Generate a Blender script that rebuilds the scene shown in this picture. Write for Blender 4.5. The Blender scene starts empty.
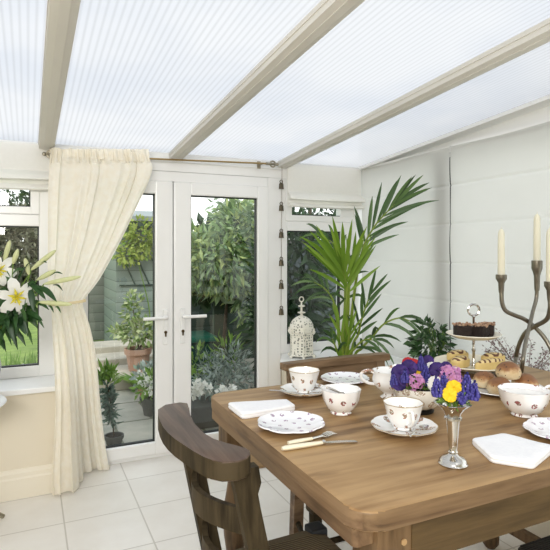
import bpy, bmesh, math, random
from mathutils import Vector as V, Matrix, noise
random.seed(7)
R = math.radians; PI = math.pi
scn = bpy.context.scene; COL = scn.collection
# ------------------------------------------------------------------ camera
EYE = 1.35; FPX = 527.0; YAW = R(25.1); SY, CY = math.sin(YAW), math.cos(YAW)
cd = bpy.data.cameras.new('camera'); cam = bpy.data.objects.new('camera', cd); COL.objects.link(cam)
cd.sensor_fit = 'HORIZONTAL'; cd.sensor_width = 36; cd.lens = 36 * FPX / 550
cd.shift_y = -25 / 550; cd.clip_start = .05; cd.clip_end = 300
cam.location = (0, 0, EYE); cam.rotation_euler = (R(90), 0, -YAW)
scn.camera = cam
# measuring helpers: where does a sight line of the survey meet a real plane
def ray(u, v):
    k = (u - 275) / FPX; return V((SY + k * CY, CY - k * SY, (250 - v) / FPX))
def onz(u, v, z): d = ray(u, v); return V((0, 0, EYE)) + d * ((z - EYE) / d.z)
def ony(u, v, y): d = ray(u, v); return V((0, 0, EYE)) + d * (y / d.y)
def ond(u, v, dep): return V((0, 0, EYE)) + ray(u, v) * dep

# ------------------------------------------------------------------ materials
MATS = {}
def new_mat(name):
    m = bpy.data.materials.new(name); m.use_nodes = True; nt = m.node_tree
    return m, nt, nt.nodes['Principled BSDF']
def N(nt, t, **kw):
    n = nt.nodes.new(t)
    for k, v in kw.items():
        if k in n.inputs.keys() and not hasattr(n, k): n.inputs[k].default_value = v
        else: setattr(n, k, v)
    return n
def c4(c): return (c[0], c[1], c[2], 1)
def ramp(nt, stops):
    r = nt.nodes.new('ShaderNodeValToRGB'); e = r.color_ramp.elements
    while len(e) < len(stops): e.new(.5)
    for el, (p, c) in zip(e, stops): el.position = p; el.color = c4(c)
    return r
def coords(nt, scale=(1, 1, 1), rot=(0, 0, 0)):
    tc = nt.nodes.new('ShaderNodeTexCoord'); mp = nt.nodes.new('ShaderNodeMapping')
    mp.inputs['Scale'].default_value = scale; mp.inputs['Rotation'].default_value = rot
    nt.links.new(tc.outputs['Object'], mp.inputs['Vector']); return mp.outputs['Vector']
def plain(name, col, rough=.5, metal=0, col2=None, nscale=20, bump=0, spec=.5, trans=0, coat=0):
    if name in MATS: return MATS[name]
    m, nt, b = new_mat(name); b.inputs['Roughness'].default_value = rough; b.inputs['Metallic'].default_value = metal
    b.inputs['Specular IOR Level'].default_value = spec; b.inputs['Coat Weight'].default_value = coat
    vec = coords(nt); nz = N(nt, 'ShaderNodeTexNoise', Scale=nscale, Detail=4.0); nt.links.new(vec, nz.inputs['Vector'])
    c2 = col2 or tuple(x * .93 for x in col)
    rp = ramp(nt, [(.3, c2), (.7, col)]); nt.links.new(nz.outputs['Fac'], rp.inputs['Fac'])
    nt.links.new(rp.outputs['Color'], b.inputs['Base Color'])
    if bump:
        bp = N(nt, 'ShaderNodeBump', Strength=bump, Distance=.01); nt.links.new(nz.outputs['Fac'], bp.inputs['Height'])
        nt.links.new(bp.outputs['Normal'], b.inputs['Normal'])
    if trans:
        t = N(nt, 'ShaderNodeBsdfTranslucent'); nt.links.new(rp.outputs['Color'], t.inputs['Color'])
        mx = N(nt, 'ShaderNodeMixShader', Fac=trans); out = nt.nodes['Material Output']
        nt.links.new(b.outputs[0], mx.inputs[1]); nt.links.new(t.outputs[0], mx.inputs[2]); nt.links.new(mx.outputs[0], out.inputs['Surface'])
    MATS[name] = m; return m
def wood(name, dark, mid, light, axis='x', rough=.45, scale=1.0, coat=0, spec=.4):
    m, nt, b = new_mat(name); b.inputs['Specular IOR Level'].default_value = spec; b.inputs['Roughness'].default_value = rough; b.inputs['Coat Weight'].default_value = coat
    s = {'x': (1.2, 14, 14), 'y': (14, 1.2, 14), 'z': (14, 14, 1.2)}[axis]
    vec = coords(nt, tuple(q * scale for q in s))
    n1 = N(nt, 'ShaderNodeTexNoise', Scale=1.0, Detail=8.0, Roughness=.62, Distortion=.6); nt.links.new(vec, n1.inputs['Vector'])
    v2 = coords(nt, tuple(q * scale * 4 for q in s)); n2 = N(nt, 'ShaderNodeTexNoise', Scale=1.0, Detail=5.0); nt.links.new(v2, n2.inputs['Vector'])
    v3 = coords(nt, (1.5, 1.5, 1.5)); n3 = N(nt, 'ShaderNodeTexNoise', Scale=2.0, Detail=3.0); nt.links.new(v3, n3.inputs['Vector'])
    a = N(nt, 'ShaderNodeMath', operation='MULTIPLY_ADD'); nt.links.new(n2.outputs['Fac'], a.inputs[0]); a.inputs[1].default_value = .35
    nt.links.new(n1.outputs['Fac'], a.inputs[2])
    a2 = N(nt, 'ShaderNodeMath', operation='MULTIPLY_ADD'); nt.links.new(n3.outputs['Fac'], a2.inputs[0]); a2.inputs[1].default_value = .45
    nt.links.new(a.outputs[0], a2.inputs[2])
    rp = ramp(nt, [(.62, dark), (.80, mid), (1.0, light)]); nt.links.new(a2.outputs[0], rp.inputs['Fac'])
    v4 = coords(nt, {'x': (3, 16, 16), 'y': (16, 3, 16), 'z': (16, 16, 3)}[axis]); n4 = N(nt, 'ShaderNodeTexNoise', Scale=1.0, Detail=3.0); nt.links.new(v4, n4.inputs['Vector'])
    r4 = ramp(nt, [(.60, (1, 1, 1)), (.72, (.50, .46, .42))]); nt.links.new(n4.outputs['Fac'], r4.inputs['Fac'])
    m4 = N(nt, 'ShaderNodeMix', data_type='RGBA', blend_type='MULTIPLY'); m4.inputs[0].default_value = .9
    nt.links.new(rp.outputs['Color'], m4.inputs[6]); nt.links.new(r4.outputs['Color'], m4.inputs[7])
    nt.links.new(m4.outputs[2], b.inputs['Base Color'])
    bp = N(nt, 'ShaderNodeBump', Strength=.25, Distance=.004); nt.links.new(a.outputs[0], bp.inputs['Height']); nt.links.new(bp.outputs['Normal'], b.inputs['Normal'])
    MATS[name] = m; return m
def leafy(name, cols, rough=.5, trans=.25):
    m, nt, b = new_mat(name); b.inputs['Roughness'].default_value = rough
    g = nt.nodes.new('ShaderNodeNewGeometry'); n = len(cols)
    rp = ramp(nt, [(i / max(1, n - 1), c) for i, c in enumerate(cols)])
    nt.links.new(g.outputs['Random Per Island'], rp.inputs['Fac']); nt.links.new(rp.outputs['Color'], b.inputs['Base Color'])
    t = N(nt, 'ShaderNodeBsdfTranslucent'); nt.links.new(rp.outputs['Color'], t.inputs['Color'])
    mx = N(nt, 'ShaderNodeMixShader', Fac=trans); out = nt.nodes['Material Output']
    nt.links.new(b.outputs[0], mx.inputs[1]); nt.links.new(t.outputs[0], mx.inputs[2]); nt.links.new(mx.outputs[0], out.inputs['Surface'])
    MATS[name] = m; return m
def china(name, base=(.89, .89, .88), spot=(.42, .14, .13), spot2=(.30, .27, .16), scale=24, size=.22, cyl=True):
    m, nt, b = new_mat(name); b.inputs['Roughness'].default_value = .12; b.inputs['Coat Weight'].default_value = .3
    vec = coords(nt); vo = N(nt, 'ShaderNodeTexVoronoi', Scale=scale, Randomness=.45); vo.voronoi_dimensions = '2D'
    if cyl:
        sx = nt.nodes.new('ShaderNodeSeparateXYZ'); nt.links.new(vec, sx.inputs[0]); at = N(nt, 'ShaderNodeMath', operation='ARCTAN2'); nt.links.new(sx.outputs[1], at.inputs[0]); nt.links.new(sx.outputs[0], at.inputs[1])
        mu_ = N(nt, 'ShaderNodeMath', operation='MULTIPLY'); nt.links.new(at.outputs[0], mu_.inputs[0]); mu_.inputs[1].default_value = .055
        cb = nt.nodes.new('ShaderNodeCombineXYZ'); nt.links.new(mu_.outputs[0], cb.inputs[0]); nt.links.new(sx.outputs[2], cb.inputs[1]); nt.links.new(cb.outputs[0], vo.inputs['Vector'])
    else: nt.links.new(vec, vo.inputs['Vector'])
    nz = N(nt, 'ShaderNodeTexNoise', Scale=scale * 6.0, Detail=2.0); nt.links.new(vec, nz.inputs['Vector'])
    lt = N(nt, 'ShaderNodeMath', operation='LESS_THAN'); lt.inputs[1].default_value = size; nt.links.new(vo.outputs['Distance'], lt.inputs[0])
    gt = N(nt, 'ShaderNodeMath', operation='GREATER_THAN'); gt.inputs[1].default_value = .46; nt.links.new(nz.outputs['Fac'], gt.inputs[0])
    mu = N(nt, 'ShaderNodeMath', operation='MULTIPLY'); nt.links.new(lt.outputs[0], mu.inputs[0]); nt.links.new(gt.outputs[0], mu.inputs[1])
    n2 = N(nt, 'ShaderNodeTexNoise', Scale=scale * 5.0); nt.links.new(vec, n2.inputs['Vector'])
    rp = ramp(nt, [(.45, spot), (.56, spot2)]); nt.links.new(n2.outputs['Fac'], rp.inputs['Fac'])
    mx = N(nt, 'ShaderNodeMix', data_type='RGBA'); nt.links.new(mu.outputs[0], mx.inputs[0]); mx.inputs[6].default_value = c4(base)
    nt.links.new(rp.outputs['Color'], mx.inputs[7]); nt.links.new(mx.outputs[2], b.inputs['Base Color'])
    MATS[name] = m; return m
def glass(name, tint=(.93, .96, .95), gloss=.06):
    m, nt, b = new_mat(name); nt.nodes.remove(b)
    t = N(nt, 'ShaderNodeBsdfTransparent', Color=c4(tint)); g = N(nt, 'ShaderNodeBsdfGlossy', Roughness=.02)
    g.inputs['Color'].default_value = (1, 1, 1, 1)
    mx = N(nt, 'ShaderNodeMixShader', Fac=gloss); out = nt.nodes['Material Output']
    nt.links.new(t.outputs[0], mx.inputs[1]); nt.links.new(g.outputs[0], mx.inputs[2]); nt.links.new(mx.outputs[0], out.inputs['Surface'])
    MATS[name] = m; return m

M_upvc = plain('white upvc', (.84, .84, .83), .3, nscale=3, col2=(.82, .82, .81))
M_cream = plain('cream paint', (.76, .70, .58), .7, nscale=2, col2=(.74, .68, .56))
M_skirt = plain('cream gloss paint', (.80, .75, .64), .45, nscale=2, col2=(.78, .73, .62))
M_beam = plain('beam coating', (.66, .64, .59), .5, nscale=3, col2=(.64, .62, .57))
M_gasket_gap_shade = plain('black gasket and gap shade', (.015, .017, .018), .5)
M_glass = glass('window glass')
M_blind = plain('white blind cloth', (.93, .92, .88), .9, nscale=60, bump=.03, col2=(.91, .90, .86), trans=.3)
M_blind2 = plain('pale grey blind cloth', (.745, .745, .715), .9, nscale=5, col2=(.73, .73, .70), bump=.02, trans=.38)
M_curtain = plain('cream curtain cloth', (.97, .94, .86), .9, nscale=30, col2=(.945, .895, .785), bump=.22, trans=.35)
M_brass = plain('aged brass', (.42, .31, .15), .35, .9)
M_nickel = plain('dull nickel', (.42, .38, .30), .3, .9)
M_handle = plain('white handle enamel', (.86, .86, .85), .2)
M_key = plain('dark keyhole brass', (.16, .11, .05), .4, .6)
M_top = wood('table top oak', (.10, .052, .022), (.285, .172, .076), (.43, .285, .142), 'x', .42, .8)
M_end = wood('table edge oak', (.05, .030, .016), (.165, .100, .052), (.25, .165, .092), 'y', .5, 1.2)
M_endx_shade = wood('shaded table long edge oak', (.05, .030, .016), (.15, .092, .046), (.23, .150, .080), 'x', .5, 1.2)
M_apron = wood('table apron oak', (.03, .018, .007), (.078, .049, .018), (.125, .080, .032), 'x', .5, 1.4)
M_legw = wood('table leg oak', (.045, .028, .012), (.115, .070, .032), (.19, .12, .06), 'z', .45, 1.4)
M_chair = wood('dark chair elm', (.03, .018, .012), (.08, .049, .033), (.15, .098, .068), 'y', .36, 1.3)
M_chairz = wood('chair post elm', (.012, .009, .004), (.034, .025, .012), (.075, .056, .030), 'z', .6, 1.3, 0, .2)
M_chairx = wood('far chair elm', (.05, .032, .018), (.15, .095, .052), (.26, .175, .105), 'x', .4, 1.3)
M_dark = plain('near black wood', (.012, .011, .011), .5, col2=(.02, .017, .015))
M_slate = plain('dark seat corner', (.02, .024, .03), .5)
M_silver = plain('polished silver', (.66, .64, .60), .12, 1.0, nscale=4)
M_iron = plain('pewter metal', (.27, .25, .205), .34, .85, col2=(.21, .19, .155), nscale=30, bump=.15)
M_steel = plain('steel', (.62, .6, .57), .22, 1.0)
M_candle = plain('ivory wax', (.90, .87, .73), .5, nscale=3, trans=.25)
M_wick = plain('wick', (.75, .72, .62), .8)
M_white = plain('plain white china', (.88, .87, .85), .12, nscale=3)
M_linen = plain('white linen', (.87, .87, .88), .85, nscale=90, bump=.08, col2=(.83, .83, .85))
M_cup = china('sprigged teacup china', (.89, .89, .88), (.45, .25, .18), (.35, .30, .22), size=.19, scale=23)
M_plate = china('sprigged plate china', (.88, .88, .90), (.40, .28, .40), (.46, .40, .44), 27, .19, False)
M_bowl = china('rosebud bowl china', (.89, .88, .87), (.36, .12, .13), (.25, .16, .12), 25, .20)
M_bowl2 = china('ornate floral china', (.84, .81, .74), (.42, .30, .25), (.52, .46, .34), 30, .36)
M_gilt = plain('gilt line', (.45, .33, .16), .35, .7)
M_ivory = plain('ivory handle', (.80, .74, .58), .3)
M_tile_stone = None
M_pol = None

def mat_floor():
    m, nt, b = new_mat('cream floor tiles'); b.inputs['Roughness'].default_value = .32
    tc = nt.nodes.new('ShaderNodeTexCoord'); sx = nt.nodes.new('ShaderNodeSeparateXYZ'); nt.links.new(tc.outputs['Object'], sx.inputs[0])
    masks = []
    for ax, off in ((0, .165), (1, 2.805)):
        a = N(nt, 'ShaderNodeMath', operation='SUBTRACT'); nt.links.new(sx.outputs[ax], a.inputs[0]); a.inputs[1].default_value = off - .003
        p = N(nt, 'ShaderNodeMath', operation='PINGPONG'); nt.links.new(a.outputs[0], p.inputs[0]); p.inputs[1].default_value = .3655 / 2
        l = N(nt, 'ShaderNodeMapRange'); nt.links.new(p.outputs[0], l.inputs[0]); l.inputs[1].default_value = .0028; l.inputs[2].default_value = .0042
        masks.append(l.outputs[0])
    mn = N(nt, 'ShaderNodeMath', operation='MINIMUM'); nt.links.new(masks[0], mn.inputs[0]); nt.links.new(masks[1], mn.inputs[1])
    nz = N(nt, 'ShaderNodeTexNoise', Scale=3.5, Detail=6.0, Roughness=.6); nt.links.new(tc.outputs['Object'], nz.inputs['Vector'])
    rp = ramp(nt, [(.3, (.76, .73, .68)), (.7, (.83, .81, .77))]); nt.links.new(nz.outputs['Fac'], rp.inputs['Fac'])
    mx = N(nt, 'ShaderNodeMix', data_type='RGBA'); nt.links.new(mn.outputs[0], mx.inputs[0]); mx.inputs[6].default_value = (.58, .55, .50, 1)
    nt.links.new(rp.outputs['Color'], mx.inputs[7]); nt.links.new(mx.outputs[2], b.inputs['Base Color'])
    bp = N(nt, 'ShaderNodeBump', Strength=.3, Distance=.003); nt.links.new(mn.outputs[0], bp.inputs['Height']); nt.links.new(bp.outputs['Normal'], b.inputs['Normal'])
    return m
def mat_poly():
    m, nt, b = new_mat('twinwall polycarbonate'); nt.nodes.remove(b)
    tc = nt.nodes.new('ShaderNodeTexCoord'); sx = nt.nodes.new('ShaderNodeSeparateXYZ'); nt.links.new(tc.outputs['Object'], sx.inputs[0])
    p = N(nt, 'ShaderNodeMath', operation='PINGPONG'); nt.links.new(sx.outputs[0], p.inputs[0]); p.inputs[1].default_value = .0125
    l = N(nt, 'ShaderNodeMapRange'); nt.links.new(p.outputs[0], l.inputs[0]); l.inputs[1].default_value = .001; l.inputs[2].default_value = .007
    nz = N(nt, 'ShaderNodeTexNoise', Scale=1.6, Detail=3.0); nt.links.new(tc.outputs['Object'], nz.inputs['Vector'])
    rl = ramp(nt, [(0, (.492, .494, .497)), (1, (.553, .557, .563))]); nt.links.new(l.outputs[0], rl.inputs['Fac'])
    rn = ramp(nt, [(.34, (.90, .92, .955)), (.62, (1, 1, 1))]); nt.links.new(nz.outputs['Fac'], rn.inputs['Fac'])
    mc = N(nt, 'ShaderNodeMix', data_type='RGBA', blend_type='MULTIPLY'); mc.inputs[0].default_value = 1
    nt.links.new(rl.outputs['Color'], mc.inputs[6]); nt.links.new(rn.outputs['Color'], mc.inputs[7])
    t = N(nt, 'ShaderNodeBsdfTransparent'); nt.links.new(mc.outputs[2], t.inputs['Color'])
    d = N(nt, 'ShaderNodeBsdfTranslucent'); nt.links.new(mc.outputs[2], d.inputs['Color'])
    e = N(nt, 'ShaderNodeBsdfDiffuse'); nt.links.new(mc.outputs[2], e.inputs['Color'])
    m1 = N(nt, 'ShaderNodeMixShader', Fac=.22); nt.links.new(d.outputs[0], m1.inputs[1]); nt.links.new(e.outputs[0], m1.inputs[2])
    m2 = N(nt, 'ShaderNodeMixShader', Fac=.86); nt.links.new(t.outputs[0], m2.inputs[1]); nt.links.new(m1.outputs[0], m2.inputs[2])
    nt.links.new(m2.outputs[0], nt.nodes['Material Output'].inputs['Surface'])
    return m
def mat_boards(name, c1, c2, period, axis=2, gap=.08):
    m, nt, b = new_mat(name); b.inputs['Roughness'].default_value = .7
    tc = nt.nodes.new('ShaderNodeTexCoord'); sx = nt.nodes.new('ShaderNodeSeparateXYZ'); nt.links.new(tc.outputs['Object'], sx.inputs[0])
    dv = N(nt, 'ShaderNodeMath', operation='DIVIDE'); nt.links.new(sx.outputs[axis], dv.inputs[0]); dv.inputs[1].default_value = period
    fr = N(nt, 'ShaderNodeMath', operation='FRACT'); nt.links.new(dv.outputs[0], fr.inputs[0])
    rp = ramp(nt, [(0, tuple(x * .35 for x in c1)), (gap, c1), (1, c2)]); nt.links.new(fr.outputs[0], rp.inputs['Fac'])
    nt.links.new(rp.outputs['Color'], b.inputs['Base Color']); return m
def mat_paving():
    m, nt, b = new_mat('grey paving stone'); b.inputs['Roughness'].default_value = .8
    vec = coords(nt); br = N(nt, 'ShaderNodeTexBrick', Scale=1.0); nt.links.new(vec, br.inputs['Vector'])
    br.inputs['Color1'].default_value = (.36, .35, .32, 1); br.inputs['Color2'].default_value = (.42, .40, .36, 1); br.inputs['Mortar'].default_value = (.17, .17, .13, 1)
    br.inputs['Mortar Size'].default_value = .012; br.inputs['Brick Width'].default_value = .62; br.inputs['Row Height'].default_value = .55
    nz = N(nt, 'ShaderNodeTexNoise', Scale=5.0, Detail=6.0); nt.links.new(vec, nz.inputs['Vector'])
    rp = ramp(nt, [(.3, (.75, .78, .74)), (.7, (1.1, 1.08, 1.02))]); nt.links.new(nz.outputs['Fac'], rp.inputs['Fac'])
    mc = N(nt, 'ShaderNodeMix', data_type='RGBA', blend_type='MULTIPLY'); mc.inputs[0].default_value = 1
    nt.links.new(br.outputs['Color'], mc.inputs[6]); nt.links.new(rp.outputs['Color'], mc.inputs[7]); nt.links.new(mc.outputs[2], b.inputs['Base Color'])
    return m
def mat_rush(name, c1, c2):
    m, nt, b = new_mat(name); b.inputs['Roughness'].default_value = .7
    vec = coords(nt); w = N(nt, 'ShaderNodeTexWave', Scale=38.0, Distortion=1.2, Detail=2.0, bands_direction='Y'); nt.links.new(vec, w.inputs['Vector'])
    rp = ramp(nt, [(.1, c1), (.8, c2)]); nt.links.new(w.outputs['Fac'], rp.inputs['Fac']); nt.links.new(rp.outputs['Color'], b.inputs['Base Color'])
    bp = N(nt, 'ShaderNodeBump', Strength=.7, Distance=.006); nt.links.new(w.outputs['Fac'], bp.inputs['Height']); nt.links.new(bp.outputs['Normal'], b.inputs['Normal'])
    return m
def mat_fret():
    m, nt, b = new_mat('cream pierced metal'); b.inputs['Roughness'].default_value = .5
    vec = coords(nt); vo = N(nt, 'ShaderNodeTexVoronoi', Scale=52.0, Randomness=.45); nt.links.new(vec, vo.inputs['Vector'])
    rp = ramp(nt, [(.30, (.22, .23, .19)), (.38, (.84, .82, .74))]); nt.links.new(vo.outputs['Distance'], rp.inputs['Fac']); nt.links.new(rp.outputs['Color'], b.inputs['Base Color'])
    return m
M_floor = mat_floor(); M_pol = mat_poly(); M_pave = mat_paving(); M_fret = mat_fret()
M_rush = mat_rush('woven rush', (.05, .036, .018), (.24, .19, .11)); M_rushd = mat_rush('dark woven rush', (.008, .007, .006), (.03, .026, .02))
M_shed = mat_boards('grey green shiplap', (.22, .265, .235), (.265, .31, .275), .14, 2)
M_fence = mat_boards('dark green fence boards', (.055, .085, .068), (.075, .11, .09), .15, 2)
M_greyfence = mat_boards('weathered grey fence boards', (.20, .215, .19), (.26, .275, .245), .14, 2)
M_lawn = plain('lawn grass', (.22, .31, .065), .9, nscale=7, col2=(.12, .19, .035))
M_terra = plain('terracotta', (.42, .21, .13), .8, nscale=9, col2=(.36, .19, .13))
M_soil = plain('dark soil', (.03, .022, .015), .95)
M_stone = plain('pale step stone', (.50, .46, .38), .85, nscale=6, col2=(.40, .37, .31))
M_bin = plain('dark green plastic', (.012, .055, .045), .35)
M_bark = plain('brown bark', (.12, .09, .06), .9, nscale=20, col2=(.07, .05, .035))
M_zinc = plain('dark planter', (.10, .10, .09), .6)
M_coir = plain('tan coir', (.40, .27, .14), .95, nscale=120, col2=(.28, .18, .09), bump=.4)
L_laurel = leafy('laurel leaves', [(.09, .16, .07), (.23, .34, .13), (.34, .45, .25), (.54, .60, .24), (.15, .25, .13), (.42, .50, .34)])
L_tree = leafy('pale tree leaves', [(.20, .28, .18), (.34, .43, .30), (.48, .56, .42)])
L_hedge = leafy('grey hedge twigs', [(.10, .11, .07), (.20, .20, .14), (.28, .28, .20), (.13, .15, .08)])
L_climb = leafy('yellow green climber leaves', [(.16, .28, .04), (.38, .46, .10), (.50, .55, .16), (.24, .36, .08)])
L_shrub = leafy('pale variegated leaves', [(.14, .25, .07), (.33, .42, .16), (.55, .58, .36), (.22, .33, .10)])
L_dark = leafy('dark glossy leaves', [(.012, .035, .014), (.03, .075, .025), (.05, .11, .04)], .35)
L_room = leafy('dark green house plant leaves', [(.025, .055, .018), (.05, .115, .04), (.09, .17, .065)], .32, .15)
L_silver = leafy('silver grey leaves', [(.20, .26, .23), (.36, .42, .39), (.50, .56, .54), (.28, .36, .27)])
L_fern = leafy('fresh green leaves', [(.10, .22, .04), (.22, .36, .07), (.30, .45, .12)])
L_palm = leafy('palm leaf green', [(.035, .075, .025), (.07, .145, .045), (.12, .21, .065)], .38, .15)
L_palmb = leafy('bright palm leaf green', [(.12, .23, .02), (.19, .32, .035), (.27, .40, .055)], .38, .25)
L_lily = leafy('lily leaf green', [(.015, .05, .015), (.03, .09, .02), (.055, .13, .03)], .38, .15)
L_bud = leafy('lily bud green', [(.55, .60, .28), (.68, .70, .42)], .5, .2)
L_petal = leafy('white petals', [(.86, .85, .80), (.90, .89, .86)], .6, .3)
L_dry = leafy('dried mauve leaves', [(.20, .14, .15), (.33, .25, .25), (.42, .34, .33), (.17, .19, .13)], .8, .1)
M_stemg = plain('green stem', (.16, .26, .05), .5)
M_stemp = plain('yellow green palm stem', (.22, .30, .04), .45)
M_twig = plain('dry twig', (.20, .13, .10), .8)
M_yel = leafy('yellow petals', [(.85, .55, .01), (.92, .68, .03)], .6, .2)
M_pur = leafy('deep purple petals', [(.018, .006, .085), (.04, .012, .15), (.075, .025, .22)], .6, .15)
M_red = leafy('crimson petals', [(.40, .01, .02), (.55, .03, .03)], .6, .15)
M_pink = leafy('pink lilac petals', [(.55, .22, .50), (.68, .36, .62), (.60, .28, .42)], .6, .2)
M_blue = leafy('violet blue florets', [(.035, .032, .19), (.065, .055, .28), (.11, .095, .37)], .5, .1)

# ------------------------------------------------------------------ object helpers
WL = {}
def _fin(bm, name, mat, loc, parent, smooth, shift=True):
    base = WL.get(parent, V((0, 0, 0))) if parent else V((0, 0, 0))
    org = V(loc) if loc is not None else (base.copy() if parent else V((0, 0, 0)))
    if shift:
        for v in bm.verts: v.co -= org
    me = bpy.data.meshes.new(name); bmesh.ops.recalc_face_normals(bm, faces=bm.faces) if smooth != 'leaf' else None
    bm.to_mesh(me); bm.free()
    for m in (mat if isinstance(mat, (list, tuple)) else [mat]): me.materials.append(m)
    if smooth:
        for p in me.polygons: p.use_smooth = True
    o = bpy.data.objects.new(name, me); COL.objects.link(o)
    if parent: o.parent = parent; o.location = org - base
    else: o.location = org
    WL[o] = org; return o
def obj(name, bm, mat, parent=None, loc=None, smooth=False, label=None):
    o = _fin(bm, name, mat, loc, parent, smooth)
    if label: o['label'] = label
    if smooth is True:
        try:
            md = o.modifiers.new('smooth', 'NODES'); o.modifiers.remove(md)
        except Exception: pass
        me = o.data
        me.set_sharp_from_angle(angle=R(42))
    return o
def thing(name, label, cat, loc=(0, 0, 0), group=None):
    o = bpy.data.objects.new(name, None); COL.objects.link(o); o.location = loc; WL[o] = V(loc); o.empty_display_size = .05
    o['label'] = label; o['category'] = cat
    if group: o['group'] = group
    return o
def tag(o, label, cat, group=None, kind=None):
    o['label'] = label; o['category'] = cat
    if group: o['group'] = group
    if kind: o['kind'] = kind
    return o
def struct(name, bm, mat, smooth=False, loc=None):
    o = obj(name, bm, mat, None, loc, smooth); o['kind'] = 'structure'; return o
def dup(root, loc, label, group=None, rotz=None):
    r = root.copy(); COL.objects.link(r); r.location = loc; r['label'] = label; WL[r] = V(loc)
    if rotz is not None: r.rotation_euler = (0, 0, rotz)
    if group: r['group'] = group
    for ch in list(root.children):
        c = ch.copy(); COL.objects.link(c); c.parent = r
        for g in list(ch.children):
            d = g.copy(); COL.objects.link(d); d.parent = c
    return r
def nb(): return bmesh.new()
def box(bm, x0, y0, z0, x1, y1, z1, bev=0):
    r = bmesh.ops.create_cube(bm, size=1)
    vs = r['verts']; c = V(((x0 + x1) / 2, (y0 + y1) / 2, (z0 + z1) / 2)); s = V((abs(x1 - x0), abs(y1 - y0), abs(z1 - z0)))
    for v in vs: v.co = V((v.co.x * s.x, v.co.y * s.y, v.co.z * s.z)) + c
    if bev:
        es = list({e for v in vs for e in v.link_edges})
        bmesh.ops.bevel(bm, geom=es, offset=bev, segments=2, affect='EDGES', profile=.6)
    return bm
def prism(bm, pts, z0, z1, bev=0, dz=None):
    lo = [bm.verts.new((p[0], p[1], z0)) for p in pts]; hi = [bm.verts.new((p[0], p[1], z1)) for p in pts]
    n = len(pts); fs = [bm.faces.new(hi), bm.faces.new(lo[::-1])]
    for i in range(n): fs.append(bm.faces.new((lo[i], lo[(i + 1) % n], hi[(i + 1) % n], hi[i])))
    if bev:
        es = [e for e in fs[0].edges] + [e for e in fs[1].edges]
        bmesh.ops.bevel(bm, geom=es, offset=bev, segments=3, affect='EDGES', profile=.6)
    return bm
def lathe(bm, prof, c=(0, 0, 0), segs=32, mod=None, sx=1, sy=1, rot=0, cap0=True, cap1=True):
    c = V(c); rings = []
    for r, z in prof:
        ring = []
        for i in range(segs):
            a = 2 * PI * i / segs + rot; k = mod(a, r, z) if mod else 1
            ring.append(bm.verts.new((c.x + math.cos(a) * r * k * sx, c.y + math.sin(a) * r * k * sy, c.z + z)))
        rings.append(ring)
    for a, b in zip(rings, rings[1:]):
        for i in range(segs):
            j = (i + 1) % segs; bm.faces.new((a[i], a[j], b[j], b[i]))
    if cap0: bm.faces.new(rings[0][::-1])
    if cap1: bm.faces.new(rings[-1])
    return bm
def frame_of(t):
    t = t.normalized(); a = V((0, 0, 1)) if abs(t.z) < .9 else V((1, 0, 0)); x = t.cross(a).normalized(); return x, x.cross(t).normalized()
def smooth_pts(pts, n=6):
    pts = [V(p) for p in pts]; out = []
    P = [pts[0] * 2 - pts[1]] + pts + [pts[-1] * 2 - pts[-2]]
    for i in range(1, len(P) - 2):
        a, b, c, d = P[i - 1:i + 3]
        for k in range(n):
            t = k / n; out.append(.5 * (2 * b + (c - a) * t + (2 * a - 5 * b + 4 * c - d) * t * t + (3 * b - a - 3 * c + d) * t ** 3))
    out.append(pts[-1]); return out
def tube(bm, pts, rad, segs=8, caps=True, flat=1.0, ref=None):
    pts = [V(p) for p in pts]; n = len(pts); rings = []
    rr = rad if isinstance(rad, (list, tuple)) else [rad] * n
    if len(rr) != n: rr = [rr[min(len(rr) - 1, 0)] + (rr[-1] - rr[0]) * i / (n - 1) for i in range(n)]
    px = None
    for i, p in enumerate(pts):
        t = (pts[min(n - 1, i + 1)] - pts[max(0, i - 1)])
        if px is None: px, py = frame_of(t)
        else:
            t = t.normalized(); px = (px - t * px.dot(t)).normalized(); py = px.cross(t).normalized()
        rings.append([bm.verts.new(p + px * math.cos(2 * PI * k / segs) * rr[i] + py * math.sin(2 * PI * k / segs) * rr[i] * flat) for k in range(segs)])
    for a, b in zip(rings, rings[1:]):
        for k in range(segs): bm.faces.new((a[k], a[(k + 1) % segs], b[(k + 1) % segs], b[k]))
    if caps: bm.faces.new(rings[0][::-1]); bm.faces.new(rings[-1])
    return bm
def ball(bm, c, r, sx=1, sy=1, sz=1, u=12, v=8):
    rr = bmesh.ops.create_uvsphere(bm, u_segments=u, v_segments=v, radius=r)
    for q in rr['verts']: q.co = V((q.co.x * sx, q.co.y * sy, q.co.z * sz)) + V(c)
    return rr['verts']
def ring(bm, c, r, t, segs=24, axis='z', ts=8):
    pts = []
    for i in range(segs):
        a = 2 * PI * i / segs; q = {'z': (math.cos(a), math.sin(a), 0), 'y': (math.cos(a), 0, math.sin(a)), 'x': (0, math.cos(a), math.sin(a))}[axis]
        n = V(q); p = V(c) + n * r; ax = V({'z': (0, 0, 1), 'y': (0, 1, 0), 'x': (1, 0, 0)}[axis])
        pts.append([bm.verts.new(p + n * t * math.cos(2 * PI * k / ts) + ax * t * math.sin(2 * PI * k / ts)) for k in range(ts)])
    for i in range(segs):
        a, b = pts[i], pts[(i + 1) % segs]
        for k in range(ts): bm.faces.new((a[k], b[k], b[(k + 1) % ts], a[(k + 1) % ts]))
    return bm
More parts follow.
